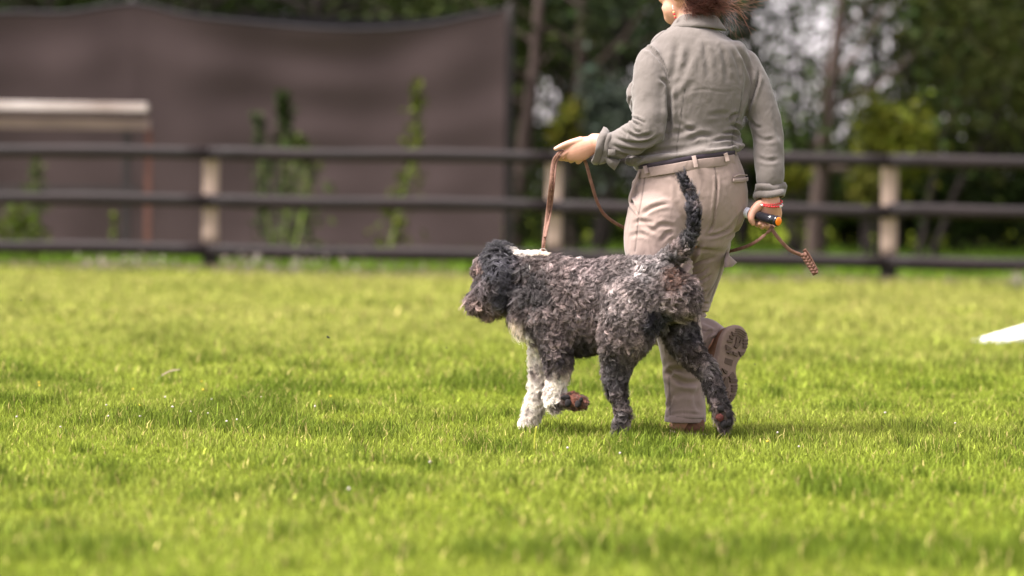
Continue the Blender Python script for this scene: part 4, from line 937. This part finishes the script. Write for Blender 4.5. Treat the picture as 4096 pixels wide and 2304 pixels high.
def cuff(cf, c, ax, R1, R2, w, Y, seed, flare=.012, lap=1.0):
    """rolled sleeve end: two uneven laps of cloth round the arm; ax: direction of the arm in the picture plane"""
    rng = np.random.default_rng(seed); p = W(*cf(*c), Y); ax = norm(ax); k = 36
    side = norm(np.cross(ax, [0, 1, 0])); dep = np.cross(side, ax); V = []
    prof = [(-w * .9, -.004), (-w * .95, .006), (-w * .5, .011), (-w * .1, .012), (.0, .006), (w * .1, .013), (w * .55, .015 + flare * .5), (w, .012 + flare), (w * 1.02, .004 + flare), (w * .75, -.002 + flare * .5), (w * .4, -.006)]
    prof = [(t, r * lap) for t, r in prof]; ph = rng.uniform(0, 6.28, 4)
    for t, r in prof:
        for j in range(k):
            a = 2 * math.pi * j / k; wob = .0055 * math.sin(2 * a + ph[0] + t * 60) + .0035 * math.sin(3 * a + ph[1] - t * 80) + .002 * math.sin(7 * a + ph[2])
            V.append(p + ax * (t + .004 * math.sin(a + ph[3]) + .003 * math.sin(3 * a + ph[1])) + side * math.cos(a) * (R1 + r + wob) + dep * math.sin(a) * (R2 + r + wob))
    F = []
    for i in range(len(prof) - 1):
        for j in range(k): F.append((i * k + j, i * k + (j + 1) % k, (i + 1) * k + (j + 1) % k, (i + 1) * k + j))
    return np.array(V), F
cv, cf_ = cuff(c2, (655, 1222), (-.93, 0, .30), .0475, .043, .027, PY - .078, 3, .003); cloth('cuff', cv, cf_, shirt)
tabv, tabf = box(W(*c2(718, 1262), PY - .138), (.013, .0025, .011), None, .3); cloth('cuff_tab', tabv, tabf, shirt)
# loose corner of the rolled left cuff hanging down
P_ = np.array([W(*c2(x, y), PY + d) for x, y, d in ((642, 1290, -.11), (690, 1370, -.12), (742, 1412, -.10), (790, 1330, -.11), (720, 1330, -.135), (760, 1345, -.125))])
Pb = P_ + [0, .05, .012]
cloth('cuff_corner', np.vstack([P_, Pb]), [(0, 1, 4), (1, 2, 5, 4), (2, 3, 5), (0, 4, 5, 3), (0, 6, 7, 1), (1, 7, 8, 2), (2, 8, 9, 3)], shirt)
cv, cf_ = cuff(c3, (1515, 478), (.03, -.1, -1), .046, .044, .026, PY - .035, 8, .001, .62); cloth('cuff', cv, cf_, shirt)
# belt, belt loops, pocket welt, cargo flap, hems
def surf(V, cf, x, y, lift=.003):
    u, v = cf(x, y); a, b = proj(V); d = np.hypot(a - u, b - v); near = np.where(d < max(10, d.min() + 2))[0]
    return W(u, v, V[near, 1].min() - lift)
bl = [surf(TV, c3, x, y, .004) for x, y in ((345, 275), (480, 250), (640, 225), (800, 196), (940, 176), (1080, 160), (1200, 140))]
v_, f_ = ribbon([p + np.array([0, 0, .004]) for p in bl], .020, .006, (0, 0, 1)); link('belt', mesh_np('belt', v_, f_, M['belt']), trousers)
v_, f_ = ribbon([p + np.array([0, -.004, -.021]) for p in bl], .034, .0035, (0, 0, 1)); cloth('waistband', v_, f_, trousers, 'trousers')
for pts in ([(835, 165), (848, 215), (858, 270)], [(1118, 140), (1130, 175), (1140, 215)], [(400, 255), (410, 290), (418, 322)]):
    q = [surf(TV, c3, x, y, .017) for x, y in pts]; v_, f_ = ribbon(q, .015, .004, (1, 0, 0), 14); cloth('belt_loop', v_, f_, trousers, 'trousers')
q = [surf(TV, c3, x, y, .004) for x, y in ((1190, 385), (1255, 382), (1318, 370))]; v_, f_ = ribbon(q, .014, .004, (0, 0, 1), 14); cloth('pocket_welt', v_, f_, trousers, 'trousers')
q = [surf(TV, c3, x, y, .003) for x, y in ((1195, 352), (1250, 332), (1312, 336))]; v_, f_ = ribbon(q, .005, .003, (0, 0, 1), 14); cloth('pocket_edge', v_, f_, trousers, 'trousers')
# front pocket mouth gaping at the left hip
q = [W(*c3(x, y), PY - .07) for x, y in ((350, 300), (305, 420), (266, 540), (280, 620), (338, 700))]; v_, f_ = ribbon(q, .020, .005, (.3, -1, 0), 24); cloth('pocket_mouth', v_, f_, trousers, 'trousers')
# cargo flap standing off the right thigh
fl = np.array([W(*c3(x, y), PY + d) for x, y, d in ((1135, 1000, .02), (1150, 1060, .0), (1215, 1120, -.01), (1175, 1155, -.03), (1105, 1160, -.045), (1110, 1090, -.05))]); fb = fl + [.004, .012, .002]
cloth('cargo_flap', np.vstack([fl, fb]), [(0, 5, 4, 3, 2, 1), (6, 7, 8, 9, 10, 11)] + [(i, (i + 1) % 6, 6 + (i + 1) % 6, 6 + i) for i in range(6)], trousers, 'trousers')
def hem(cf, c, ax, R1, R2, Y, ref=(0, 1, 0)):
    p = W(*cf(*c), Y); ax = norm(ax); side = norm(np.cross(ax, ref)); dep = np.cross(side, ax); k = 36; V = []; F = []
    prof = [(-.016, -.001), (-.012, .0015), (.006, .002), (.009, .000), (.008, -.005), (-.02, -.010)]
    for t, r in prof:
        for j in range(k):
            a = 2 * math.pi * j / k; w = .003 * math.sin(3 * a + 1) + .002 * math.sin(5 * a)
            V.append(p + ax * t + side * math.cos(a) * (R1 + r + w) + dep * math.sin(a) * (R2 + r + w))
    for i in range(len(prof) - 1):
        for j in range(k): F.append((i * k + j, i * k + (j + 1) % k, (i + 1) * k + (j + 1) % k, (i + 1) * k + j))
    return np.array(V), F
v_, f_ = hem(c1, (1432, 1262), (0, 0, -1), .0715, .076, PY - .10); cloth('hem', v_, f_, trousers, 'trousers')
# -- boots
boot = link('boot', None, person, 'brown boot of the lifted right foot showing its lugged sole', loc=W(*cb(600, 700), PY + .03))
SLOPE = .52
def S_(x, y, lift=0.0):                                   # point of the sole plane, lifted along its normal
    u, v = cb(x, y); k = .276 * pxm(PY); p = W(u, v, PY - .02 + (x - 620) * k * SLOPE)
    return p + norm([SLOPE, -1, .05]) * lift
OUT = [(700, 195), (780, 212), (845, 275), (876, 380), (866, 490), (830, 590), (760, 670), (712, 760), (700, 860), (718, 970), (724, 1060), (712, 1160), (676, 1250), (625, 1308), (570, 1290), (505, 1200), (440, 1080), (398, 960), (385, 850), (410, 740), (455, 600), (485, 470), (530, 330), (600, 232)]
OC = crom(np.array(OUT + [OUT[0]], float), 73)[:-1]; k = len(OC); cen = OC.mean(0)
rows = [(0, .93), (0, 1.0), (-.008, 1.03), (-.026, 1.02), (-.034, .98)]
V = np.vstack([[S_(*(cen + (q - cen) * s), l) for q in OC] for l, s in rows]); F = []
for i in range(len(rows) - 1):
    for j in range(k): F.append((i * k + j, (i + 1) * k + j, (i + 1) * k + (j + 1) % k, i * k + (j + 1) % k))
F.append(tuple(range(k)))
link('sole', mesh_np('sole', V, F, M['sole']), boot)
rows = [(-.030, .99), (-.05, .985), (-.08, .96), (-.11, .88), (-.14, .74)]
V = np.vstack([[S_(*(cen + np.array([0, -130 * max(0, (-l - .05) / .07)]) + (q - cen) * [s, s * (1 - .45 * max(0, (-l - .05) / .07))]), l) for q in OC] for l, s in rows]); F = []
for i in range(len(rows) - 1):
    for j in range(k): F.append((i * k + j, (i + 1) * k + j, (i + 1) * k + (j + 1) % k, i * k + (j + 1) % k))
F.append(tuple(range((len(rows) - 1) * k, len(rows) * k)))
link('upper', mesh_np('upper', V, F, M['boot']), boot, label='brown nubuck upper of the boot')
def lug(poly, h=.006):
    P = np.array(poly, float); c = P.mean(0); n_ = len(P)
    V = np.vstack([[S_(*q, -.002) for q in P], [S_(*(c + (q - c) * .9), h) for q in P]])
    link('tread_lug', mesh_np('tread_lug', V, [tuple(range(n_, 2 * n_))] + [(i, (i + 1) % n_, n_ + (i + 1) % n_, n_ + i) for i in range(n_)], M['lug'], False), boot)
for i in range(4):
    y0 = 232 + 30 * i; x0 = 690 - 8 * i; pts = [(x0, y0), (x0 + 50, y0 - 2), (x0 + 100, y0 + 25), (x0 + 150, y0 + 62), (x0 + 172, y0 + 68)]
    lug(pts + [(x, y + 15) for x, y in pts[::-1]], .004)
for q in ([(630, 275), (668, 300), (668, 345), (640, 330)], [(600, 330), (650, 355), (650, 395), (605, 375)], [(575, 395), (655, 410), (640, 440), (568, 425)], [(548, 465), (640, 525), (610, 545), (548, 545)], [(560, 580), (630, 560), (640, 600), (590, 600)], [(650, 565), (720, 600), (715, 640), (650, 610)], [(730, 565), (820, 570), (800, 610), (760, 640)],
          [(800, 400), (866, 385), (868, 415), (800, 425)], [(795, 440), (866, 440), (862, 468), (800, 470)], [(795, 485), (858, 490), (845, 522), (800, 515)], [(700, 350), (740, 360), (725, 450), (745, 445), (770, 370), (785, 380), (750, 480), (700, 530), (665, 500), (690, 450)],
          [(545, 650), (668, 690), (640, 778), (530, 735)],
          [(400, 850), (480, 820), (500, 900), (470, 930)], [(490, 805), (570, 850), (560, 895), (520, 870)], [(585, 930), (650, 860), (695, 945), (610, 975)], [(600, 985), (715, 965), (722, 1005), (610, 1015)], [(628, 1050), (718, 1045), (716, 1070), (630, 1075)], [(628, 1090), (716, 1088), (712, 1112), (630, 1118)], [(626, 1130), (708, 1128), (700, 1152), (626, 1152)], [(615, 1190), (692, 1185), (680, 1215), (612, 1218)], [(605, 1235), (670, 1230), (650, 1260), (600, 1262)], [(590, 1275), (636, 1272), (622, 1296), (590, 1290)],
          [(540, 930), (565, 940), (585, 1080), (555, 1120), (500, 1030)], [(440, 960), (500, 940), (490, 1010), (455, 1020)], [(480, 1060), (540, 1120), (520, 1170), (480, 1120)], [(540, 1150), (590, 1140), (585, 1200), (545, 1220)]):
    lug(q, .0025 if q[0] == (545, 650) else .009)
boot2 = link('boot', None, person, 'brown boot of the standing left foot deep in the grass', loc=(*W(*c1(1450, 1330), PY - .12)[:2], 0))
fc = W(*c1(1487, 1320), PY - .120); fc[2] = -.016; dr = norm([-.22, .97, 0])
bp = [tube(crom([fc + [0, 0, .045], fc + dr * .10 + [0, 0, .040], fc + dr * .20 + [0, 0, .032]], 10), np.array([.040, .041, .042, .044, .046, .048, .049, .048, .045, .040]), np.linspace(.040, .026, 10), 20, (True, True), (0, 0, 1)),
      tube(crom([fc + [0, 0, .05], fc + dr * .03 + [0, 0, .10], fc + dr * .03 + [0, 0, .15]], 8), np.full(8, .040), np.full(8, .040), 20, (True, True), (0, 1, 0))]
v_, f_, _ = solid(bp, .005, 6); link('upper', mesh_np('upper', v_, f_, M['boot']), boot2)
v_, f_ = tube(crom([fc + dr * -.03 + [0, 0, .012], fc + dr * .1 + [0, 0, .012], fc + dr * .235 + [0, 0, .012]], 12), np.interp(np.linspace(0, 1, 12), [0, .3, .5, .8, 1], [.040, .044, .043, .053, .036]), np.full(12, .013), 20, (True, True), (0, 0, 1), 3)
link('sole', mesh_np('sole', v_, f_, M['sole']), boot2)
# -- hair: mass at the nape and loose strands blown to the right
hp = [ball(HC - F_ * .026 + np.array([0, 0, .052]), (.083, .092, .098), R_), ball(W(2818, -12, PY - .02), (.064, .056, .054)), ball(W(2797, -62, PY - .02), (.072, .06, .07))]
HV, HF, HN = solid(hp, .006, 4)
HV += HN * ((noise3(HV, 40) - .5) * .010)[:, None]
keep_face = ((HV - HC) @ F_) < .062
hair = link('hair', None, person, 'dark auburn hair gathered low at the nape with loose strands blowing right', loc=HC)
fm = keep_face[HF].all(1)
hc_ = np.repeat([[.035, .012, .010]], len(HV), 0)
link('hair_mass', mesh_np('hair_mass', HV, HF[fm], M['dog_skin'], True, hc_), hair)
rng = np.random.default_rng(3); n = 3200; K = 8
idx = rng.integers(0, len(HV), n); P = HV[idx]; Nn = HN[idx]
bun = W(2822, -8, PY - .03); tow = norm(bun - P + rng.normal(0, .02, (n, 3))); tow = norm(tow - (tow * Nn).sum(1, keepdims=True) * Nn * .9)
x = np.linspace(0, 1, K); ln = rng.uniform(.03, .08, n)
S = P[:, None] + tow[:, None] * (ln[:, None] * x)[..., None] + Nn[:, None] * (.004 + .010 * np.sin(x * 3.1) * rng.random((n, 1)))[..., None] + rng.normal(0, .0015, (n, K, 3))
ok = ((P - HC) @ F_) < .055; S = S[ok]
cols = np.array([[.055, .018, .013]]) * rng.uniform(.4, 2.4, (len(S), 1))
fly_n = 150; st = np.array([W(2860 + rng.normal(0, 26), -12 + rng.normal(0, 30), PY - .02 + rng.normal(0, .03)) for _ in range(fly_n)])
ang = rng.normal(-.30, .55, fly_n); l2 = rng.uniform(.05, .165, fly_n); bend = rng.normal(.15, .8, fly_n)
D = np.stack([np.cos(ang), rng.normal(0, .25, fly_n), np.sin(ang)], 1); U = np.stack([-np.sin(ang), 0 * ang, np.cos(ang)], 1)
S2 = st[:, None] + D[:, None] * (l2[:, None] * x)[..., None] + U[:, None] * (l2[:, None] * bend[:, None] * (x * x)[None] * .6 + .004 * np.sin(x[None] * rng.uniform(4, 10, (fly_n, 1)) + rng.uniform(0, 6, (fly_n, 1))))[..., None]
nk = 420; st = np.array([W(rng.uniform(2735, 2900), rng.uniform(10, 45), PY - .045 + rng.normal(0, .008)) for _ in range(nk)])
ang = rng.normal(-1.3, .7, nk); l3 = rng.uniform(.015, .045, nk)
S3 = st[:, None] + (np.stack([np.cos(ang), 0 * ang, np.sin(ang)], 1) * l3[:, None])[:, None] * x[None, :, None] + rng.normal(0, .001, (nk, K, 3))
c2_ = np.array([[.20, .085, .055]]) * rng.uniform(.5, 1.6, (fly_n, 1)); c3_ = np.array([[.09, .03, .022]]) * rng.uniform(.5, 1.8, (nk, 1))
S = np.concatenate([S, S2, S3]); cols = np.vstack([cols, c2_, c3_])
link('strands', hair_curves('strands', S, np.repeat((.00045 * (1 - .6 * x))[None], len(S), 0), cols, M['hair']), hair)
# -- earring and bracelets
er = link('earring', None, person, 'red and gold beaded drop earring', loc=W(2690, 20, PY - .05))
EY = PY - .028
for u, v, r, mt in ((2690.5, 22, .0022, 'silver'), (2691, 28, .0028, 'silver'), (2692.5, 35, .0024, 'silver'), (2695, 49, .0045, 'gold_bead'), (2697, 57, .0052, 'red_bead'), (2699, 64, .0042, 'gold_bead'), (2701, 70, .0045, 'red_bead')):
    link('bead', mesh_np('bead', *ball(W(u, v, EY), (r, r, r * .85), None, 10, 7), M[mt]), er)
for cy, cx, R1, tilt_, nb, lb in ((372, 578, .044, .18, 30, 'red beaded bracelet with silver beads'), (345, 588, .041, -.10, 34, 'thin red cord bracelet')):
    br = link('bracelet', None, person, lb, loc=W(*c8(cx, cy), RY))
    for j in range(nb):
        a = 2 * math.pi * j / nb; p = W(*c8(cx, cy), RY + .008) + np.array([R1 * math.cos(a), .036 * math.sin(a), .010 * math.sin(a) - tilt_ * R1 * math.cos(a) * .4])
        r = .0042 if nb == 30 else .0030
        link('bead', mesh_np('bead', *ball(p, r, None, 8, 6), M['silver' if (nb == 30 and j % 9 in (0, 1)) else 'red_bead']), br)

# ------------------------------------------------------------------ the handle in the right hand
ha, hb = W(*c8(225, 470), RY + .04), W(*c8(686, 596), RY - .075)
tool = link('training_baton', None, label='short black baton with orange button end gripped in the right hand', cat='baton', loc=(ha + hb) / 2)
dd = hb - ha; ax_ = norm(dd)
cyl = lambda a, b, r, nr=24, cap=(False, False): tube(np.linspace(a, b, 6), np.full(6, r), np.full(6, r), nr, cap, (0, 0, 1))
link('grip', mesh_np('grip', *cyl(ha + dd * .22, hb - ax_ * .012, .0175), M['black_plastic']), tool)
link('white_sleeve', mesh_np('white_sleeve', *cyl(ha, ha + dd * .215, .019, 24, (True, False)), M['white_plastic']), tool)
link('end_ring', mesh_np('end_ring', *tube([hb - ax_ * .012, hb - ax_ * .008, hb - ax_ * .002, hb], [.0178, .0195, .0195, .0180], [.0178, .0195, .0195, .018], 24, (False, False), (0, 0, 1)), M['black_plastic']), tool)
link('button', mesh_np('button', *tube([hb - ax_ * .002, hb + ax_ * .002, hb + ax_ * .004], [.0155, .0155, .014], [.0155, .0155, .014], 24, (False, False), (0, 0, 1)), M['orange']), tool)

# ------------------------------------------------------------------ leash and collar
leash = link('dog_leash', None, label='brown leather leash running from the dog neck through both hands of the handler', cat='leash', loc=W(2172, 1000, yc(600)))
ny = yc(570)
A1 = [W(2172, 1005, ny - .01), W(2176, 960, ny), W(2190, 850, ny + .06), W(2203, 740, HY - .05), W(2212, 655, HY - .025), W(2228, 622, HY - .022), W(2250, 603, HY - .004), W(2275, 600, HY + .03)]
v_, f_ = ribbon(A1, .013, .0042, (1, .25, 0), 90); st_ = link('strap', mesh_np('strap', v_, f_, M['leather']), leash)
A2 = [p + np.array([.010, .004, 0]) for p in A1[1:6]]; A2[0] = W(2180, 950, ny - .004)
v_, f_ = ribbon(A2, .010, .0042, (1, -.3, 0), 70); link('strap', mesh_np('strap', v_, f_, M['leather']), leash)
A3 = [W(2275, 600, HY + .03), W(2310, 615, HY + .028), W(2340, 645, HY + .022), W(2365, 730, HY + .03), W(2392, 815, HY + .07), W(2430, 870, HY + .12), W(2510, 916, PY + .14), W(2640, 950, PY + .25), W(2780, 985, PY + .24), W(2880, 1006, PY + .13), W(2940, 1000, PY + .04), W(3010, 975, RY + .0), W(3065, 935, RY - .018), W(3094, 905, RY - .016)]
v_, f_ = ribbon(A3, .012, .0045, [(1, .2, .2)] * 4 + [(.5, .3, .6)] * 3 + [(0, .2, 1)] * 5 + [(.7, 0, .6), (1, 0, 0)], 160); link('strap', mesh_np('strap', v_, f_, M['leather']), leash)
A4 = [W(3080, 905, RY - .004), W(3093, 925, RY - .022), W(3120, 960, RY - .03), W(3160, 1000, RY - .03), W(3200, 1018, RY - .03), W(3225, 1030, RY - .03)]
v_, f_ = ribbon(A4, .013, .0045, (.7, -.3, .6), 50); link('strap', mesh_np('strap', v_, f_, M['leather']), leash)
ed = norm([.55, 0, -.83]); e0 = W(3205, 1005, RY - .03); es = np.array([ed[2], 0, -ed[0]])
v_, f_ = ribbon([e0 + es * -.012, e0 + es * -.013 + ed * .03, e0 + es * -.009 + ed * .09], .018, .004, (.5, -.7, .3), 20); link('end_tab', mesh_np('end_tab', v_, f_, M['leather']), leash)
for j in range(3):
    t = np.linspace(0, 1, 36); ph = j * 2.094
    C_ = (e0 + ed * .012)[None] + ed[None] * (t * .082)[:, None] + es[None] * (.0075 * np.sin(t * 14 + ph))[:, None] + np.array([[0, 1, 0]]) * (.005 * np.sin(2 * (t * 14 + ph)) - .006)[:, None]
    v_, f_ = tube(C_, np.full(36, .0055) , np.full(36, .0038), 8); link('braid_strand', mesh_np('braid_strand', v_, f_, M['leather']), leash)
for line, off in ((A1, .0048), (A4, .0048)):
    C_ = crom(line, 120)
    pr = [ball(C_[i] + [off, -.0035, 0], (.0009, .0009, .0016), None, 6, 4) for i in range(3, 105, 3)]
    link('stitching', mesh_np('stitching', *join(pr), M['thread']), leash, kind='stuff')
cc = W(*c1(545, 420), yc(545)); ring = []
for a in np.linspace(0, 2 * math.pi, 40):
    ring.append(cc + np.array([.012 * math.cos(a) , 0, 0]) + lateral * (.078 * math.sin(a)) + np.array([-.03 * math.cos(a) , 0, .088 * math.cos(a)]))
v_, f_ = tube(np.array(ring), np.full(40, .004), np.full(40, .004), 8, (False, False), (1, 0, 0))
dcol = link('dog_collar', mesh_np('dog_collar', v_, f_, M['metal']), label='thin chain collar sunk in the curly fur of the dog neck', cat='collar')
v_, f_ = tube([W(2172, 1008, ny - .01) + [.012 * math.cos(a), 0, .012 * math.sin(a)] for a in np.linspace(0, 6.28, 20)], np.full(20, .002), np.full(20, .002), 6, (False, False)); link('ring', mesh_np('ring', v_, f_, M['metal']), dcol)

# ------------------------------------------------------------------ small things in and over the lawn
def clover(u, v, yellow=False, r=.0038):
    p = G(u, v + 22); z = float(ground_z(p[0], p[1])); top = np.array([p[0], p[1], z + .030])
    e = link('clover_flower', None, label='small yellow flower head in the short grass' if yellow else 'small white clover flower head in the short grass', cat='flower',
             group='yellow flowers in the lawn' if yellow else 'white clover flowers in the lawn', loc=(p[0], p[1], z))
    v_, f_ = ball(top, (r, r, r * .85), None, 12, 8); v_ = v_ + (noise3(v_, 420)[:, None] - .5) * .003 * norm(v_ - top)
    link('flower_head', mesh_np('flower_head', v_, f_, M['petal_yellow' if yellow else 'petal']), e)
    link('stalk', mesh_np('stalk', *tube([[p[0], p[1], z - .01], [p[0] + .002, p[1], z + .02], top], [.001] * 3, [.001] * 3, 5), M['stalk']), e)
for u, v in ((425, 1650), (433, 1686), (847, 1624), (763, 1673), (831, 1678), (947, 1697), (906, 1705), (1046, 1608), (66, 1680), (660, 1617), (1260, 1652), (3110, 1740), (3195, 1790), (3540, 1662), (1395, 1985), (2480, 1815), (2270, 1790), (3820, 1700), (1720, 1870), (242, 1728), (560, 1690), (690, 1655)): clover(u, v)
for u, v in ((155, 1548), (157, 1565), (531, 1575), (806, 1535), (812, 1570), (1322, 1588), (560, 1650), (3070, 1770), (2120, 1540)): clover(u, v, True, .0035)
# one long bent seed stalk at the left, and a tall yellow blade in front of the white paw
g0 = G(612, 1568); B_ = [g0, W(625, 1530, g0[1]), W(645, 1503, g0[1]), W(680, 1485, g0[1]), W(720, 1478, g0[1])]
sk = link('seed_stalk', None, label='long pale grass stalk bending right out of the lawn at the left', cat='grass stalk', loc=g0)
v_, f_ = tube(crom(B_, 24), np.linspace(.0016, .001, 24), np.linspace(.0016, .001, 24), 6); link('stalk', mesh_np('stalk', v_, f_, M['stalk']), sk)
v_, f_ = tube(crom(B_[2:], 16), np.array([.0012] + [.0024] * 12 + [.002, .0015, .001]), np.array([.0012] + [.0024] * 12 + [.002, .0015, .001]), 8); link('seed_head', mesh_np('seed_head', v_, f_, M['post']), sk)
g0 = G(2137, 1800); v_, f_ = ribbon([g0, W(2139, 1750, g0[1]), W(2146, 1705, g0[1])], .0042, .0008, (1, 0, 0), 12)
link('yellow_blade', mesh_np('yellow_blade', v_, f_, M['yellow_blade']), label='single yellow grass blade in front of the white forepaw', cat='grass blade')
# flies in the air
fm_ = None
for u, v, Y, lb in ((1312, 1349, 13.3, 'small dark fly over the lawn left of the dog'), (1786, 1392, 13.4, 'tiny dark fly in front of the dog chest'), (84, 1201, 13.6, 'tiny dark fly over the lawn at the far left'), (3019, 1457, 13.5, 'tiny dark fly right of the boot heel'), (2983, 1536, 13.5, 'tiny dark fly right of the boot toe')):
    p = W(u, v, Y); r = .0045 if u == 1312 else .0026
    e = link('fly', None, label=lb, cat='fly', group='flies in the air', loc=p)
    if fm_ is None:
        bm_ = mesh_np('body', *join([ball((0, 0, 0), (1, .7, .7), None, 10, 6), ball((1.2, 0, .1), (.5, .5, .5), None, 8, 6)]), M['fly'])
        wm_ = mesh_np('wing', *ball((0, 0, 0), (.9, .12, .45), None, 8, 5), M['fly']); fm_ = 1
    for nm, me, of, rt in (('body', bm_, (0, 0, 0), 0), ('wing', wm_, (-.4, .6, .7), .6), ('wing', wm_, (-.4, -.6, .7), -.6)):
        o = link(nm, me); o.parent = e; o.location = [c * r for c in of]; o.scale = (r, r, r); o.rotation_euler = (rt, .4, 0)
